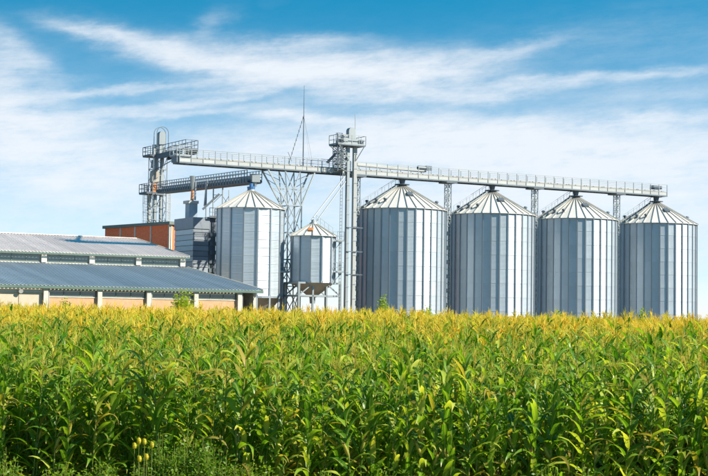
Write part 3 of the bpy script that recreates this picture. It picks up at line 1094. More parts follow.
MB().hexa(sl_box(0, LW, -0.85, 0.85, 0, 0.12)).build('deck', 'dark_steel', root)
nn = round(LW / 2.0)
mod = LW / nn
for k in range(nn):
    for y in (-0.88, 0.88):
        MB().hexa(sl_box(k * mod + 0.05, (k + 1) * mod - 0.05, y - 0.02, y + 0.02, 0.13, 0.50)).build('side_panel', 'dark_steel', root)
for y in (-0.93, 0.93):
    mb = MB()
    for k in range(nn * 2 + 1):
        x = min(max(k * mod / 2, 0.04), LW - 0.04)
        mb.bar((x, y, 0.1 + dzw * x / LW), (x, y, 1.55 + dzw * x / LW), 0.08)
    for h_ in (0.78, 1.12, 1.55):
        mb.bar((0, y, h_), (LW, y, h_ + dzw), 0.07)
    mb.build('railing', 'dark_steel', root)
MB().hexa(sl_box(0.3, LW - 0.4, -0.3, 0.3, 0.3, 0.95)).build('conveyor_casing', 'bin', root)
mb = MB()
mb.hexa(sl_box(LW - 0.3, LW + 0.55, -0.5, 0.5, 0.15, 1.1))
mb.tube((LW + 0.1, 0, dzw + 0.14), (LW + 0.1, 0, dzw - 0.35), 0.3, 0.24, 10)
mb.build('discharge_head', 'steel', root)

# end station under the upper landing, at the gantry's free end
ea, eb, ez = on_y(181, 168, 171.5)
root = thing('transfer_station', 'railed transfer station with chute at the rear end of the short gantry', 'transfer station', ea, eb, GB - 0.1)
inv = root.matrix_world.inverted()
zc_ = 0.85
MB().box(-1.0, 0.9, -0.95, 1.0, zc_, zc_ + 0.1).build('deck', 'dark_steel', root)
railing([(-1.0, -0.95, zc_ + 0.1), (0.9, -0.95, zc_ + 0.1), (0.9, 1.0, zc_ + 0.1), (-1.0, 1.0, zc_ + 0.1)], 1.2, 0.8, True, 0.06).build('railing', 'steel', root)
MB().box(-0.95, -0.35, -0.9, 0.6, zc_ - 0.62, zc_ - 0.003).build('chute_box', 'dark_steel', root)
mb = MB()
mb.tube((0.2, 0, zc_ + 0.1), inv @ W(*on_y(183, 151, 186)), 0.2, 0.2, 10)
mb.build('spout', 'pale_steel', root)
mb = MB()
for y in (-0.8, 0.9):
    mb.bar((0.85, y, zc_ - 0.05), (2.2, y * 0.9, 0.15), 0.1)
mb.build('knee_brace', 'dark_steel', root)

# pipes, bin and service posts beside the dryer
B_Y = 188.5
ba, bb, bz = on_y(191.5, 217, B_Y)
root = thing('dust_bin', 'blue grey dust bin with white platform and orange pipe above the dark dryer', 'bin', ba, bb, G)
inv = root.matrix_world.inverted()
q = lambda x, y, d=B_Y: inv @ W(*on_y(x, y, d))
w0, w1 = q(186.2, 204).x, q(196.6, 204).x
MB().box(w0, w1, -0.6, 0.6, 6.0, q(191, 204).z).build('bin_body', 'bin', root)
MB().box(w0 - 0.25, w1 + 0.1, -0.75, 0.75, q(191, 203.9).z, q(191, 201).z).build('bin_platform', 'pale_steel', root)
MB().tube(q(192, 201), q(192.4, 190), 0.2, 0.16, 10).build('feed_pipe', 'rust', root)
MB().tube(q(195, 200), q(195.6, 182), 0.12, 0.12, 10).build('feed_pipe', 'steel', root)
mb = MB()
p0, p1, p2 = q(188, 176), q(197, 176), q(192.6, 190)
mb.tube((p0.x * 0.5 + p1.x * 0.5, 0, p0.z), (p2.x, 0, p2.z), 0.36, 0.16, 10)
mb.build('transfer_cone', 'steel', root)
MB().tube(q(207, 181), q(204.5, 206), 0.13, 0.13, 8).build('down_pipe', 'pale_steel', root)
MB().bar(q(219.5, 194), q(202.5, 209.5), 0.24).build('inclined_screw', 'steel', root)
for xp in (206.2, 213.2, 222.5):
    c = q(xp, 200)
    MB().bar((c.x, c.y, 0), (c.x, c.y, q(xp, 179 if xp > 213 else 190).z), 0.12).build('service_post', 'steel', root)
mb = MB()
mb.bar(q(222.5, 196), q(229, 206), 0.07)
mb.bar(q(229, 196), q(222.5, 206), 0.07)
mb.bar(q(229, 190), q(229, 212), 0.09)
mb.bar(q(213.2, 195), q(222.5, 195), 0.07)
mb.bar(q(213.2, 203), q(222.5, 194), 0.07)
mb.build('bracing', 'steel', root)

# ------------------------------------------------------------------ dryer block
D_Y = 183.0
da, db, _ = on_y(193, 245, D_Y)
zt_ = on_y(193, 217.5, D_Y)[2]
la_ = 5.6
ra_ = on_b(216, 245, db)[0] - da
root = thing('grain_dryer', 'dark blue grey clad grain dryer block wedged between brick building and medium silo', 'grain dryer', da, db, G)
H = zt_ - G
MB().box(0.04, ra_ - 0.04, 0.04, la_ - 0.04, 0, H - 0.02).build('core', 'dark_steel', root)
np_ = 20
zz = np.linspace(0.0, H - 1.35, np_ + 1)
for k in range(np_):
    MB().hexa([(-0.05, 0.0, zz[k]), (0.03, 0.0, zz[k]), (0.03, la_, zz[k]), (-0.05, la_, zz[k]),
               (0.0, 0.0, zz[k + 1] - 0.06), (0.03, 0.0, zz[k + 1] - 0.06), (0.03, la_, zz[k + 1] - 0.06), (0.0, la_, zz[k + 1] - 0.06)]).build('cladding_panel', 'dryer', root)
    MB().hexa([(0.04, -0.06, zz[k]), (ra_ * 0.66, -0.06, zz[k]), (ra_ * 0.66, 0.03, zz[k]), (0.04, 0.03, zz[k]),
               (0.04, -0.01, zz[k + 1] - 0.06), (ra_ * 0.66, -0.01, zz[k + 1] - 0.06), (ra_ * 0.66, 0.03, zz[k + 1] - 0.06), (0.04, 0.03, zz[k + 1] - 0.06)]).build('cladding_panel', 'dryer_dark', root)
MB().box(-0.08, ra_ * 0.70, -0.10, la_ + 0.05, H - 1.34, H + 0.05).build('plenum_band', 'dryer_dark', root)
mb = MB()
for k in range(9):
    z = zz[-1] - 0.4 - k * 1.1
    mb.box(ra_ * 0.70, ra_ - 0.02, -0.12, 0.03, z - 0.5, z)
mb.build('duct', 'dark_steel', root)
ladder((ra_ + 0.15, -0.25, 0.2), (ra_ + 0.15, -0.25, H + 0.9), (1, 0, 0), 0.5, 0.42, (0, -1, 0)).build('ladder_cage', 'dark_steel', root)
MB().box(ra_ * 0.62, ra_ + 0.3, -0.5, 1.2, H + 0.052, H + 0.15).build('top_landing', 'dark_steel', root)
railing([(ra_ * 0.62, -0.5, H + 0.15), (ra_ + 0.3, -0.5, H + 0.15), (ra_ + 0.3, 1.2, H + 0.15)], 1.1, 0.6, False, 0.06).build('landing_railing', 'dark_steel', root)

# ------------------------------------------------------------------ brick building
B2_Y = 200.0
ca, cb, _ = on_y(170, 235, B2_Y)
zr = on_y(170, 221.5, B2_Y)[2]
blen = 16.2
root = thing('brick_building', 'flat-roofed orange brick building with concrete pilasters behind the warehouse', 'building', ca, cb, G, None, TH + R(11))
H = zr - G
bw = 5.0
MB().box(0.1, bw - 0.1, 0.1, blen - 0.1, 0, H - 0.5).build('wall_core', 'concrete', root)
cuts = [0.0, 4.4, 8.3, 12.0, blen]
for k in range(4):
    MB().box(-0.02, 0.097, cuts[k] + 0.30, cuts[k + 1] - 0.02, 0, H - 0.42).build('brick_panel', 'brick', root)
    MB().box(-0.10, 0.099, cuts[k] + 0.0, cuts[k] + 0.28, 0, H - 0.42).build('pilaster', 'concrete', root)
for k in range(2):
    MB().box(k * 2.4 + 0.32, k * 2.4 + 2.5, -0.02, 0.097, 0, H - 0.42).build('brick_panel', 'brick', root)
    MB().box(k * 2.4 + 0.11, k * 2.4 + 0.30, -0.10, 0.095, 0, H - 0.42).build('pilaster', 'concrete', root)
MB().box(-0.35, bw + 0.2, -0.35, blen + 0.2, H - 0.418, H).build('roof_slab', 'frame', root)

# ------------------------------------------------------------------ warehouse
WH_Y = 155.0
fa, fb, z_eave = on_y(261, 290.3, WH_Y)
a_r = fa                       # right end of the roofs
a_l = -68.0
root = thing('warehouse', 'long low warehouse with blue grey lean-to roof, clerestory windows and pale upper roof', 'warehouse', a_r, fb, G)
inv = root.matrix_world.inverted()
b_cl = 0.6                     # clerestory plane
z_lt = on_b(150, 266.5, b_cl)[1]
z_ue = on_b(150, 255.6, b_cl + 0.5)[1]
b_rg = -15.0
z_rg = on_b(70, 236.3, b_rg)[1]
Lw = a_r - a_l
ns = 34
sw = Lw / ns


def roof_sheet(name, mat, run, rise, w):
    """a trapezoid-ribbed roof sheet from the eave (origin) back and up"""
    prof = []
    m = 3
    for k in range(m):
        x = k * w / m
        prof += [(x, 0), (x + w / m * 0.55, 0), (x + w / m * 0.65, 0.07), (x + w / m * 0.9, 0.07)]
    prof.append((w, 0))
    vs_ = []
    for (x, z) in prof:
        vs_.append((x, 0, z))
    for (x, z) in prof:
        vs_.append((x, run, rise + z))
    n_ = len(prof)
    for (x, z) in prof:
        vs_.append((x, 0, z - 0.03))
    fs = [(k, k + 1, n_ + k + 1, n_ + k) for k in range(n_ - 1)]
    fs += [(2 * n_ + k, 2 * n_ + k + 1, k + 1, k) for k in range(n_ - 1)]
    return MB().add(vs_, fs).mesh(name, mat)


ea_loc = -0.38                 # eave overhang, local y
run1 = (fb - b_cl) - ea_loc - 0.02
low = roof_sheet('roof_sheet', 'low_roof', run1, z_lt - z_eave, sw)
for k in range(ns):
    link('roof_sheet', low, root, (-(k + 1) * sw, ea_loc, z_eave - G))
run2 = (b_cl + 0.5) - b_rg
hi_ = roof_sheet('roof_sheet', 'high_roof', run2, z_rg - z_ue, sw)
bk = roof_sheet('roof_sheet', 'high_roof', run2, z_ue - z_rg, sw)
for k in range(ns):
    link('roof_sheet', hi_, root, (-(k + 1) * sw, fb - b_cl - 0.5, z_ue - G))
    link('roof_sheet', bk, root, (-(k + 1) * sw, fb - b_rg, z_rg - G))
yb = fb - b_cl
MB().bar((-Lw, fb - b_rg, z_rg - G + 0.10), (0.0, fb - b_rg, z_rg - G + 0.10), 0.6, 0.08).build('ridge_cap', 'high_roof', root)
# gutter and fascias
MB().box(-Lw, 0.02, ea_loc - 0.16, ea_loc - 0.02, z_eave - G - 0.30, z_eave - G - 0.035).build('gutter', 'gutter', root)
MB().box(-Lw, 0.02, yb - 0.5 - 0.12, yb - 0.5 - 0.01, z_ue - G - 0.22, z_ue - G - 0.035).build('upper_fascia', 'gutter', root)
# gable trims
p, q_ = Vector((0.06, ea_loc, z_eave - G + 0.0)), Vector((0.06, ea_loc + run1, z_lt - G + 0.0))
MB().bar(p, q_, 0.08, 0.26).build('verge_trim', 'concrete', root)
p, q_ = Vector((0.06, yb - 0.5, z_ue - G)), Vector((0.06, fb - b_rg, z_rg - G))
MB().bar(p, q_, 0.08, 0.3).build('verge_trim', 'concrete', root)
# facade: bays between posts
zE = z_eave - G
posts = [on_b(x, 297, fb)[0] - a_r for x in (148, 99, 45)]
bay = posts[0] - posts[1]
posts = [posts[0] + bay * 1.95, posts[0] + bay] + posts
while posts[-1] > -Lw + 3:
    posts.append(posts[-1] - bay)
zw1 = on_b(75, 290.2, fb)[1] - G
zw0 = on_b(75, 296.6, fb)[1] - G
MB().box(-Lw, posts[0] - 0.02, 0.0, 0.3, zw1 + 0.02, zE - 0.12).build('eave_beam', 'concrete', root)
for k, x in enumerate(posts):
    MB().box(x - 0.22, x + 0.22, -0.30, 0.05, 0, zE - 0.32).build('concrete_post', 'concrete', root)
for k in range(len(posts) - 1):
    x1_, x0_ = posts[k] - 0.225, posts[k + 1] + 0.225
    if k < 4:
        MB().box(x0_, x1_, 0.02, 0.28, 0, zw0 - 0.10).build('brick_panel', 'peach', root)
        MB().box(x0_, x1_, -0.04, 0.26, zw0 - 0.098, zw0 - 0.01).build('window_sill', 'concrete', root)
        wd = MB()
        wd.box(x0_, x1_, 0.06, 0.14, zw0 - 0.008, zw0 + 0.05)
        wd.box(x0_, x1_, 0.06, 0.14, zw1 - 0.05, zw1 + 0.015)
        nP = 3
        pw = (x1_ - x0_) / nP
        for j in range(nP + 1):
            xx = x0_ + j * pw
            wd.box(max(x0_, xx - 0.04), min(x1_, xx + 0.04), 0.065, 0.135, zw0 + 0.052, zw1 - 0.052)
        wo_ = wd.build('window', 'frame', root)
        for j in range(nP):
            MB().box(x0_ + j * pw + 0.042, x0_ + (j + 1) * pw - 0.042, 0.10, 0.11, zw0 + 0.053, zw1 - 0.053).build('pane', 'glass', wo_)
    else:
        nd = 2
        pw = (x1_ - x0_) / nd
        MB().box(x0_, x1_, -0.02, 0.28, zw1 - 0.30, zw1 + 0.015).build('door_lintel', 'concrete', root)
        for j in range(nd):
            dr = MB().box(x0_ + j * pw + 0.03, x0_ + (j + 1) * pw - 0.03, 0.08, 0.16, 0.02, zw1 - 0.305).build('door', 'door', root)
            MB().box(x0_ + j * pw + pw * 0.42, x0_ + j * pw + pw * 0.46, 0.03, 0.078, 0.8, 1.3).build('handle', 'dark_steel', dr)
for k, x in enumerate(posts[:-1]):
    if k % 2 == 0:
        MB().tube((x + 0.34, -0.12, 0), (x + 0.34, -0.12, zE - 0.31), 0.06, 0.06, 8).build('downpipe', 'pale_steel', root)
# lamp under the eave
lx = on_b(20, 287, fb)[0] - a_r
mb = MB()
mb.tube((lx, -0.05, zE - 0.55), (lx, -0.35, zE - 0.62), 0.12, 0.22, 10)
mb.bar((lx, 0.05, zE - 0.45), (lx, -0.10, zE - 0.52), 0.06)
mb.build('wall_lamp', 'pale_steel', root)
# gable side of the lean-to and hall
zL, zU, zR = z_lt - G, z_ue - G, z_rg - G
mb = MB()
mb.add([(-0.4, 0.32, 0), (-0.4, yb, 0), (-0.4, yb, zL - 0.12), (-0.4, 0.32, zE - 0.1),
        (-0.7, 0.32, 0), (-0.7, yb, 0), (-0.7, yb, zL - 0.12), (-0.7, 0.32, zE - 0.1)],
       [(0, 1, 2, 3), (4, 7, 6, 5), (0, 3, 7, 4), (3, 2, 6, 7), (2, 1, 5, 6)])
mb.build('gable_wall', 'concrete', root)
yr, ye = fb - b_rg, fb - b_rg + run2
mb = MB()
mb.add([(-0.3, yb + 0.3, 0), (-0.3, ye - 1, 0), (-0.3, ye - 1, zU - 0.1), (-0.3, yr, zR - 0.1), (-0.3, yb + 0.3, zU - 0.0),
        (-0.6, yb + 0.3, 0), (-0.6, ye - 1, 0), (-0.6, ye - 1, zU - 0.1), (-0.6, yr, zR - 0.1), (-0.6, yb + 0.3, zU - 0.0)],
       [(0, 1, 2, 3, 4), (9, 8, 7, 6, 5), (4, 3, 8, 9), (3, 2, 7, 8), (0, 4, 9, 5)])
mb.build('gable_wall', 'concrete', root)
# clerestory
cp = [on_b(x, 259, b_cl)[0] - a_r for x in (182.5, 138.4, 91.8, 43.8)]
cb_ = cp[1] - cp[2]
while cp[-1] > -Lw + 3:
    cp.append(cp[-1] - cb_)
c0z = z_lt - G + 0.12
c1z = on_b(120, 257.2, b_cl)[1] - G
MB().box(-Lw, -0.62, yb + 0.02, yb + 0.28, c1z + 0.02, zU + 0.12).build('clerestory_beam', 'concrete', root)
MB().box(-Lw, -0.62, yb + 0.02, yb + 0.28, 0, c0z - 0.01).build('clerestory_wall', 'concrete', root)
for x in cp:
    MB().box(x - 0.30, x + 0.30, yb - 0.16, yb + 0.30, c0z, zU + 0.05).build('clerestory_post', 'concrete', root)
for k in range(len(cp) - 1):
    x1_, x0_ = cp[k] - 0.305, cp[k + 1] + 0.305
    wd = MB()
    wd.box(x0_, x1_, yb + 0.05, yb + 0.14, c0z, c0z + 0.07)
    wd.box(x0_, x1_, yb + 0.05, yb + 0.14, c1z - 0.06, c1z + 0.015)
    pw = (x1_ - x0_) / 3
    for j in range(4):
        xx = x0_ + j * pw
        wd.box(max(x0_, xx - 0.045), min(x1_, xx + 0.045), yb + 0.055, yb + 0.135, c0z + 0.072, c1z - 0.062)
    wo_ = wd.build('window', 'frame', root)
    for j in range(3):
        MB().box(x0_ + j * pw + 0.047, x0_ + (j + 1) * pw - 0.047, yb + 0.10, yb + 0.11, c0z + 0.073, c1z - 0.063).build('pane', 'glass', wo_)


# ------------------------------------------------------------------ corn
def leaf_shape(r, L, Wd, lean, bend, tipfall, segs=9):
    """a corn blade: leaves the stalk steeply, arches over and hangs, folded along its midrib, edges rippled.
    The blade lies in the xz plane and grows towards +x from the stalk at the origin."""
    vs_, fs = [], []
    x = z = 0.0
    ang = lean
    ds = L / segs
    ph = r.uniform(0, 6.28)
    tw = r.uniform(-0.9, 0.9)
    side = r.uniform(-0.25, 0.25)
    for k in range(segs + 1):
        t = k / segs
        w = Wd * (min(1.0, 0.35 + t * 3.2) * (1 - t ** 2.2)) * 0.5 + 0.002
        fold = 0.38 * (1 - t) + 0.10
        tn = Vector((math.sin(ang), 0, math.cos(ang)))
        nr = Vector((-math.cos(ang), 0, math.sin(ang)))
        sd_ = Vector((0, 1, 0))
        ct, stw = math.cos(tw * t), math.sin(tw * t)
        s2 = sd_ * ct + nr * stw
        n2 = nr * ct - sd_ * stw
        c = Vector((x, side * L * t * t, z))
        rip = 0.16 * w * math.sin(ph + t * 17)
        rip2 = 0.16 * w * math.sin(ph * 1.7 + t * 15)
        vs_ += [c + s2 * w + n2 * (w * fold + rip), c, c - s2 * w + n2 * (w * fold + rip2)]
        x += tn.x * ds
        z += tn.z * ds
        ang += (bend * (0.35 + 1.5 * t) + tipfall * max(0, t - 0.55)) / segs
        ang = min(ang, 3.0)
    for k in range(segs):
        o = k * 3
        fs += [(o, o + 1, o + 4, o + 3), (o + 1, o + 2, o + 5, o + 4)]
    return vs_, fs


def tassel_shape(r, rad, nb=11, size=1.0):
    mb = MB()

    def branch(p0, d0, L, droop, segs, rr):
        p, d = Vector(p0), Vector(d0).normalized()
        for k in range(segs):
            q = p + d * (L / segs)
            mb.tube(p, q, rr, rr * (0.85 if k < segs - 1 else 0.35), 3, False)
            p = q
            d = (d + Vector((d.x, d.y, -1)) * droop).normalized()
    branch((0, 0, 0), (r.uniform(-.08, .08), r.uniform(-.08, .08), 1), 0.40 * size, 0.0, 3, rad * 1.15)
    for k in range(nb):
        a = r.uniform(0, 6.28)
        e = r.uniform(0.15, 0.75)
        h = r.uniform(0.02, 0.16) * size
        branch((0, 0, h), (math.cos(a) * math.sin(e), math.sin(a) * math.sin(e), math.cos(e)), r.uniform(0.16, 0.27) * size, r.uniform(0.02, 0.28), 3, rad)
    return mb


def ear_shape(r):
    mb = MB()
    rings = [(0.0, 0.012), (0.03, 0.024), (0.09, 0.031), (0.16, 0.028), (0.21, 0.016), (0.24, 0.006)]
    n = 7
    vs_ = [(q * math.cos(2 * math.pi * k / n), q * math.sin(2 * math.pi * k / n), z) for z, q in rings for k in range(n)]
    fs = [(j * n + k, j * n + (k + 1) % n, (j + 1) * n + (k + 1) % n, (j + 1) * n + k) for j in range(len(rings) - 1) for k in range(n)]
    mb.add(vs_, fs)
    for k in range(3):
        a = r.uniform(0, 6.28)
        mb.add([(0.02 * math.cos(a), 0.02 * math.sin(a), 0.17), (0.026 * math.cos(a + .8), 0.026 * math.sin(a + .8), 0.17),
                (0.05 * math.cos(a + .4), 0.05 * math.sin(a + .4), 0.30)], [(0, 1, 2)])
    return mb


def silk_shape(r):
    mb = MB()
    for k in range(7):
        a = r.uniform(0, 6.28)
        mb.bar((0, 0, 0.22), (0.035 * math.cos(a), 0.035 * math.sin(a), 0.27 + r.uniform(-0.03, 0.02)), 0.006)
    return mb


HT = 2.28          # stalk height up to the tassel


def blade_spec(r, t):
    """size and posture of a blade at stalk fraction t"""
    L = (0.40 + 0.26 * math.sin(math.pi * min(1, t * 1.05 + 0.1))) * r.uniform(0.85, 1.12)
    Wd = r.uniform(0.078, 0.112) * (0.75 + 0.4 * math.sin(math.pi * min(1, t + 0.1)))
    lean = r.uniform(0.35, 0.80) - 0.12 * t
    bend = r.uniform(1.1, 2.6) * (1.05 - 0.30 * t)
    return L, Wd, lean, bend, r.uniform(0.0, 3.0)


r_ = random.Random(11)
LEAF = []
for k in range(36):
    t = (k % 12) / 11
    v_, f_ = leaf_shape(r_, *blade_spec(r_, t))
    me = MB().add(v_, f_).mesh('leaf', 'leaf', True)
    at = me.attributes.new('rib', 'FLOAT', 'POINT')
    at.data.foreach_set('value', [1.0 if q % 3 == 1 else 0.0 for q in range(len(v_))])
    at = me.attributes.new('tip', 'FLOAT', 'POINT')
    ex = r_.uniform(4, 14)
    at.data.foreach_set('value', [((q // 3) / 9) ** ex for q in range(len(v_))])
    LEAF.append((t, me))
DRY = []
for k in range(5):
    v_, f_ = leaf_shape(r_, r_.uniform(0.55, 0.8), 0.075, r_.uniform(0.6, 0.9), r_.uniform(1.8, 2.6), 2.0)
    DRY.append(MB().add(v_, f_).mesh('leaf', 'dry_leaf', True))
TAS = [tassel_shape(r_, 0.0045, r_.randint(5, 10), r_.uniform(0.65, 0.95)).mesh('tassel', 'young_tassel') for k in range(10)]
EAR = [ear_shape(r_).mesh('ear', 'husk', True) for k in range(4)]
SILK = [silk_shape(r_).mesh('silk', 'silk') for k in range(3)]


def stalk_shape():
    mb = MB()
    zs = [0, 0.55, 1.1, 1.65, HT]
    rs = [0.017, 0.015, 0.013, 0.010, 0.006]
    for k in range(4):
        mb.tube((0, 0, zs[k]), (0, 0, zs[k + 1]), rs[k], rs[k + 1], 6, False)
    for k in range(10):
        z = 0.2 + k * 0.19
        mb.tube((0, 0, z - 0.012), (0, 0, z + 0.012), 0.019 - k * 0.0010, 0.019 - k * 0.0010, 6)
    return mb


STALK = stalk_shape().mesh('stalk', 'stalk', True)


def far_plant(r, idx, ripe=False):
    """a whole plant as one mesh for the depth of the field"""
    parts = {'leaf': MB(), 'dry_leaf': MB(), 'tassel': MB(), 'stalk': MB(), 'husk': MB()}
    n = 17
    a0 = r.uniform(0, 6.28)
    for k in range(n):
        t = k / (n - 1)
        z = 0.45 + t * (HT - 0.52)
        dry = k < 1 or r.random() < (0.14 if ripe else 0.07)
        sp = list(blade_spec(r, t))
        if ripe and t > 0.75:
            sp[0] *= 0.62
        v_, f_ = leaf_shape(r, *sp, segs=6)
        a = a0 + (k % 2) * math.pi + r.uniform(-0.5, 0.5)
        m = Matrix.Translation((0, 0, z)) @ Matrix.Rotation(a, 4, 'Z')
        parts['dry_leaf' if dry else 'leaf'].add([m @ Vector(p) for p in v_], f_)
    tz = tassel_shape(r, 0.0085 if ripe else 0.0058, r.randint(7, 12) if ripe else r.randint(4, 8), r.uniform(0.95, 1.3) if ripe else r.uniform(0.6, 0.95))
    parts['tassel'].add([Vector(p) + Vector((0, 0, HT - 0.05)) for p in tz.v], tz.f)
    parts['stalk'].tube((0, 0, 0), (0, 0, HT), 0.016, 0.007, 5, False)
    e = ear_shape(r)
    m = Matrix.Translation((0, 0, r.uniform(0.85, 1.1))) @ Matrix.Rotation(r.uniform(0, 6.28), 4, 'Z') @ Matrix.Rotation(0.4, 4, 'Y') @ Matrix.Scale(1.0, 4)
    parts['husk'].add([m @ Vector(p) for p in e.v], e.f)
    v_, f_, mi = [], [], []
    me = bpy.data.meshes.new('corn_far')
    for i, (nm, mb) in enumerate(parts.items()):
        o = len(v_)
        v_ += mb.v
        f_ += [tuple(j + o for j in q) for q in mb.f]
        mi += [i] * len(mb.f)
        me.materials.append(M['young_tassel' if nm == 'tassel' and not ripe else nm])
    me.from_pydata(v_, [], f_)
    me.polygons.foreach_set('material_index', mi)
    me.polygons.foreach_set('use_smooth', [i_ < 2 for i_ in mi])
    me.update()
    return bpy.data.objects.new('corn_far_%02d' % idx, me)


FIELD_Y0 = 23.6
FIELD_B = 24.0     # far edge, parallel to the row of silos
rng = np.random.default_rng(5)
pts_ = []
y = FIELD_Y0
row_dir = 0.16     # rows run slightly aslant
while y < 190:
    half = 0.245 * y * 1.22 + 2.5
    step = 0.18 if y < 60 else 0.25 if y < 90 else 0.36
    xs = np.arange(-half, half, step)
    xs = xs + rng.uniform(-0.08, 0.08, len(xs))
    ys = y + row_dir * 0.0 + rng.uniform(-0.16, 0.16, len(xs)) + 0.35 * np.sin(xs * 0.35 + y)
    keep = rng.random(len(xs)) > 0.07
    bb_ = (xs - ORG.x) * VB.x + (ys - ORG.y) * VB.y
    keep &= bb_ > FIELD_B
    pts_.append(np.stack([xs[keep], ys[keep]], 1))
    y += 0.66 if y < 60 else 0.72 if y < 90 else 1.0
P = np.concatenate(pts_)
P = P[np.argsort(P[:, 1])]
inview = np.abs(P[:, 0]) < 0.238 * P[:, 1] + 0.25
near_i = np.where(inview)[0][:300]
near_mask = np.zeros(len(P), bool)
near_mask[near_i] = True
hgt = 1.0 + 0.075 * rng.standard_normal(len(P)) + 0.05 * np.sin(P[:, 0] * 0.21 + 1.3) * np.sin(P[:, 1] * 0.17)
hgt += (rng.random(len(P)) < 0.05) * rng.uniform(0.04, 0.16, len(P))
hgt = np.clip(hgt, 0.80, 1.22)

r_ = random.Random(23)
for i in near_i:
    x, y = P[i]
    s = float(hgt[i])
    c = bpy.data.objects.new('corn_plant', None)
    col.objects.link(c)
    c.location = (x, y, float(ground_z(x, y)))
    c.rotation_euler = (r_.gauss(0, 0.04), r_.gauss(0, 0.04), r_.uniform(0, 6.28))
    c.scale = (s, s, s)
    tag(c, 'tall green corn plant with golden tassel in the front rows of the field', 'corn plant', 'corn plants in the front rows')
    link('stalk', STALK, c)
    n = r_.randint(16, 20)
    a0 = r_.uniform(0, 6.28)
    for k in range(n):
        t = k / (n - 1)
        z = 0.45 + t * (HT - 0.52)
        if k == 0 or r_.random() < 0.07:
            me = r_.choice(DRY)
        else:
            me = r_.choice([m for tt, m in LEAF if abs(tt - t) < 0.2])
        q = r_.uniform(0.88, 1.14)
        link('leaf', me, c, (0, 0, z), (0, r_.gauss(0, 0.10), a0 + (k % 2) * math.pi + r_.uniform(-0.5, 0.5)), (q, q, q))
    link('tassel', r_.choice(TAS), c, (0, 0, HT - 0.05), (r_.gauss(0, 0.08), r_.gauss(0, 0.08), r_.uniform(0, 6.28)))
    if r_.random() < 0.75:
        e = link('ear', r_.choice(EAR), c, (0, 0, r_.uniform(0.95, 1.4)), (0, r_.uniform(0.25, 0.55), r_.uniform(0, 6.28)))
        link('silk', r_.choice(SILK), e)

# the rest of the field: one mass of plants
far_col = bpy.data.collections.new('corn_variants')
r_ = random.Random(99)
for k in range(14):
    far_col.objects.link(far_plant(r_, k, k >= 7))
FP = P[~near_mask]
FH = hgt[~near_mask]
n = len(FP)
me = bpy.data.meshes.new('corn_field')
co = np.zeros((n, 3), np.float32)
co[:, :2] = FP
co[:, 2] = ground_z(FP[:, 0], FP[:, 1])
me.vertices.add(n)
me.vertices.foreach_set('co', co.ravel())
ar = me.attributes.new('rot', 'FLOAT_VECTOR', 'POINT')
rv = np.stack([rng.normal(0, 0.05, n), rng.normal(0, 0.05, n), rng.uniform(0, 6.283, n)], 1).astype(np.float32)
ar.data.foreach_set('vector', rv.ravel())
as_ = me.attributes.new('siz', 'FLOAT', 'POINT')
as_.data.foreach_set('value', FH.astype(np.float32))
ai = me.attributes.new('pick', 'INT', 'POINT')
ripe = rng.random(n) < np.clip((FP[:, 1] - 33) / 26, 0, 0.9)      # the higher ground ripens first
ai.data.foreach_set('value', (rng.integers(0, 7, n) + 7 * ripe).astype(np.int32))
fo = link('corn_field', me)
tag(fo, 'deep field of ripening corn with golden tassels behind the front rows', 'corn field', kind='stuff')
ng = bpy.data.node_groups.new('corn_scatter', 'GeometryNodeTree')
ng.interface.new_socket('Geometry', in_out='INPUT', socket_type='NodeSocketGeometry')
ng.interface.new_socket('Geometry', in_out='OUTPUT', socket_type='NodeSocketGeometry')
gi = ng.nodes.new('NodeGroupInput')
go = ng.nodes.new('NodeGroupOutput')
ci = ng.nodes.new('GeometryNodeCollectionInfo')
ci.inputs['Collection'].default_value = far_col
ci.inputs['Separate Children'].default_value = True
ci.inputs['Reset Children'].default_value = True
iop = ng.nodes.new('GeometryNodeInstanceOnPoints')
iop.inputs['Pick Instance'].default_value = True


def attr_node(name, typ):
    a = ng.nodes.new('GeometryNodeInputNamedAttribute')
    a.data_type = typ
    a.inputs['Name'].default_value = name
    return [o for o in a.outputs if o.enabled and o.name == 'Attribute'][0]


e2r = ng.nodes.new('FunctionNodeEulerToRotation')
ng.links.new(attr_node('rot', 'FLOAT_VECTOR'), e2r.inputs[0])
ng.links.new(gi.outputs[0], iop.inputs['Points'])
ng.links.new(ci.outputs[0], iop.inputs['Instance'])
ng.links.new(attr_node('pick', 'INT'), iop.inputs['Instance Index'])
ng.links.new(e2r.outputs[0], iop.inputs['Rotation'])
ng.links.new(attr_node('siz', 'FLOAT'), iop.inputs['Scale'])
ng.links.new(iop.outputs[0], go.inputs[0])
md = fo.modifiers.new('scatter', 'NODES')
md.node_group = ng
print('corn plants', len(P), 'near', len(near_i), 'near depth', P[near_i[-1]][1])


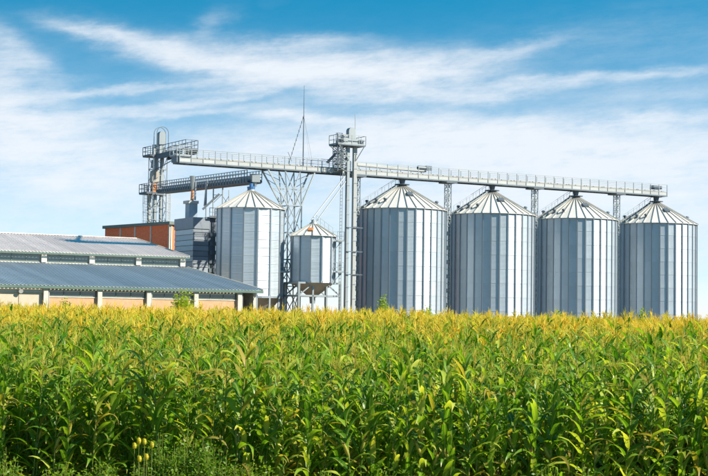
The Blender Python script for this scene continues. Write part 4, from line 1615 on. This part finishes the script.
# ------------------------------------------------------------------ weeds and shrubs
def sprig_foliage(r, h, spread, count, size, tmin=0.25):
    """small pointed leaves along many branching shoots"""
    leaf, stem = MB(), MB()
    ns_ = max(5, count // 26)
    for s in range(ns_):
        a = r.uniform(0, 6.28)
        rr = spread * math.sqrt(r.random())
        top = Vector((math.cos(a) * rr, math.sin(a) * rr, h * (1 - 0.45 * (rr / spread) ** 2) * r.uniform(0.75, 1.0)))
        base = Vector((math.cos(a) * rr * 0.15, math.sin(a) * rr * 0.15, 0))
        stem.tube(base, top, 0.007, 0.003, 4, False)
        for k in range(count // ns_):
            t = r.uniform(tmin, 1.0) ** 0.7
            p = base.lerp(top, t) + Vector((r.gauss(0, 1), r.gauss(0, 1), r.gauss(0, 0.7))) * (0.10 * spread + size * 0.5)
            d = Vector((r.gauss(0, 1), r.gauss(0, 1), r.gauss(0.3, 0.6))).normalized()
            s_ = d.cross(Vector((r.gauss(0, 1), r.gauss(0, 1), r.gauss(0, 1)))).normalized()
            L = size * r.uniform(0.6, 1.4)
            w = L * 0.24
            leaf.add([p, p + d * L * 0.45 + s_ * w, p + d * L, p + d * L * 0.45 - s_ * w], [(0, 1, 2, 3)])
    return leaf, stem


def at_px(x, depth):
    p = CAM + ray(x, 400) * (depth / ray(x, 400).y)
    return p.x


r_ = random.Random(5)
WEEDS = [(160, 22.7, 1.46), (175, 22.8, 1.40), (191, 22.6, 1.54), (207, 22.6, 1.42), (224, 22.9, 1.22), (60, 22.8, 1.05),
         (8, 22.7, 1.2), (246, 22.8, 1.12), (268, 22.8, 1.0), (104, 22.8, 1.05), (548, 22.7, 1.1), (590, 22.8, 1.0), (330, 22.8, 0.95), (690, 22.8, 0.95)]
wlab = {0: 'leftmost of the four tall bushy weeds beside the teasel heads', 1: 'second of the four tall bushy weeds right of the teasel heads',
        2: 'third and tallest of the four bushy weeds right of the teasel heads', 3: 'last of the four tall bushy weeds right of the teasel heads',
        4: 'lower bushy weed just beyond the four tall ones at the field edge', 5: 'low bushy weed at the field edge left of the teasel heads, farther one',
        6: 'low bushy weed in the bottom left corner of the field edge', 7: 'small leafed weed in front of the corn left of the middle',
        8: 'short weed in front of the corn, nearer the middle', 9: 'low bushy weed at the field edge close beside the teasel heads',
        10: 'brownish weed at the field edge below the near pale tassel', 11: 'short weed right of the near pale tassel at the field edge',
        12: 'short weed near the middle of the bottom edge', 13: 'short weed in the bottom right corner of the field edge'}
for i, (x, d, h) in enumerate(WEEDS):
    root = bpy.data.objects.new('bushy_weed', None)
    col.objects.link(root)
    X = at_px(x, d)
    root.location = (X, d, float(ground_z(X, d)))
    tag(root, wlab[i], 'weed', 'bushy weeds along the field edge')
    lf, st = sprig_foliage(r_, h, 0.34, 1500 if i < 5 else 900, 0.06)
    lf.build('foliage', 'weed', root)
    st.build('stem', 'stalk', root)

# low tangle of leaves along the edge of the field
mb = MB()
for k in range(900):
    x = r_.uniform(-7.6, 7.6)
    d = r_.uniform(22.5, 23.9)
    gz = float(ground_z(x, d))
    h = r_.uniform(0.5, 1.05) * (0.75 + 0.25 * math.sin(x * 2.1) * math.sin(x * 0.7 + 1))
    lean_ = Vector((r_.gauss(0, 0.18), r_.gauss(0, 0.18), 1)).normalized()
    for j in range(14):
        p = Vector((x, d, gz)) + lean_ * h * r_.uniform(0.2, 1.0) + Vector((r_.gauss(0, 0.05), r_.gauss(0, 0.05), 0))
        dv_ = Vector((r_.gauss(0, 1), r_.gauss(0, 1), r_.gauss(0.3, 0.6))).normalized()
        s_ = dv_.cross(Vector((r_.gauss(0, 1), r_.gauss(0, 1), r_.gauss(0, 1)))).normalized()
        L = r_.uniform(0.04, 0.12)
        mb.add([p, p + dv_ * L * 0.45 + s_ * L * 0.2, p + dv_ * L, p + dv_ * L * 0.45 - s_ * L * 0.2], [(0, 1, 2, 3)])
tag(mb.build('undergrowth', 'weed'), 'low tangle of green weeds along the foot of the corn', 'undergrowth', kind='stuff')

# teasel-like heads on bare stems
TEAS = [(134.5, 446, 20.8), (139, 441, 21.0), (144.5, 442, 20.9), (152, 445, 20.7), (139.5, 459, 20.6), (146.5, 457, 20.8), (137, 477, 20.5)]
tlab = ['leftmost pale teasel head of the cluster, on its bare stem', 'small pale teasel head, second along the upper row of the cluster', 'pale teasel head in the middle of the upper row of the cluster',
        'pale teasel head at the right end of the cluster', 'lower pale teasel head beneath the cluster, left one', 'lower pale teasel head beneath the cluster, right one', 'lowest teasel head at the bottom edge of the picture']
for i, (x, y, d) in enumerate(TEAS[:6]):
    d += 1.4
    dr = ray(x, y)
    p = CAM + dr * (d / dr.y)
    root = bpy.data.objects.new('teasel', None)
    col.objects.link(root)
    gz = float(ground_z(p.x, d))
    root.location = (p.x, d, gz)
    tag(root, tlab[i], 'teasel', 'pale teasel heads at the field edge')
    h = p.z - gz
    MB().tube((0, 0, 0), (0, 0, h - 0.03), 0.007, 0.004, 6, False).build('stem', 'stalk', root)
    rings = [(-0.042, 0.010), (-0.028, 0.026), (0.0, 0.032), (0.028, 0.027), (0.045, 0.017), (0.053, 0.004)]
    n = 10
    mb = MB()
    mb.add([(q * math.cos(2 * math.pi * k / n + j * 0.3), q * math.sin(2 * math.pi * k / n + j * 0.3), h + z) for j, (z, q) in enumerate(rings) for k in range(n)],
           [(j * n + k, j * n + (k + 1) % n, (j + 1) * n + (k + 1) % n, (j + 1) * n + k) for j in range(len(rings) - 1) for k in range(n)])
    for k in range(120):
        t = r_.uniform(-1, 1)
        a = r_.uniform(0, 6.28)
        rad = 0.031 * math.sqrt(max(0.05, 1 - t * t))
        c = Vector((rad * math.cos(a), rad * math.sin(a), h + 0.005 + t * 0.045))
        nv = Vector((math.cos(a), math.sin(a), t * 0.6 + 0.3)).normalized()
        sv = nv.cross(Vector((0, 0, 1))).normalized() * 0.003
        mb.add([c - sv, c + sv, c + nv * 0.020], [(0, 1, 2)])
    mb.build('flower_head', 'teasel', root)
    mb = MB()
    for k in range(8):
        a = 2 * math.pi * k / 8 + 0.2
        o = Vector((math.cos(a), math.sin(a), 0))
        s_ = Vector((-math.sin(a), math.cos(a), 0)) * 0.004
        c = Vector((0, 0, h - 0.045))
        mb.add([c - s_, c + s_, c + o * 0.05 + Vector((0, 0, 0.035))], [(0, 1, 2)])
    mb.build('bract', 'weed', root)

# shrubs standing in the far edge of the field
SHR = [(183, 287, 92, 30, 'bright green shrub in front of the warehouse, tallest of the shrubs'),
       (66, 297, 88, 12, 'slim yellow green shrub against the pale brick bay of the warehouse'),
       (383, 293, 90, 14, 'small green shrub at the foot of the first big silo'),
       (428, 304, 86, 16, 'low green shrub at the foot of the first big silo near its sunlit side'),
       (560, 307, 88, 18, 'low green shrub at the foot of the third big silo'),
       (642, 306, 90, 12, 'slim green shrub at the foot of the fourth big silo')]
for (x, y, d, wpx, lab) in SHR:
    dr = ray(x, y)
    p = CAM + dr * (d / dr.y)
    gz = float(ground_z(p.x, d))
    root = bpy.data.objects.new('shrub', None)
    col.objects.link(root)
    root.location = (p.x, d, gz)
    tag(root, lab, 'shrub', 'shrubs at the far edge of the field')
    h = p.z - gz
    lf, st = sprig_foliage(r_, h, wpx * d / F_PX * 0.55, 1700 + 130 * wpx, 0.15, 0.45)
    lf.build('crown', 'shrub', root)
    st.v = [tuple(v_) for v_ in st.v]
    st.build('stem', 'stalk', root)
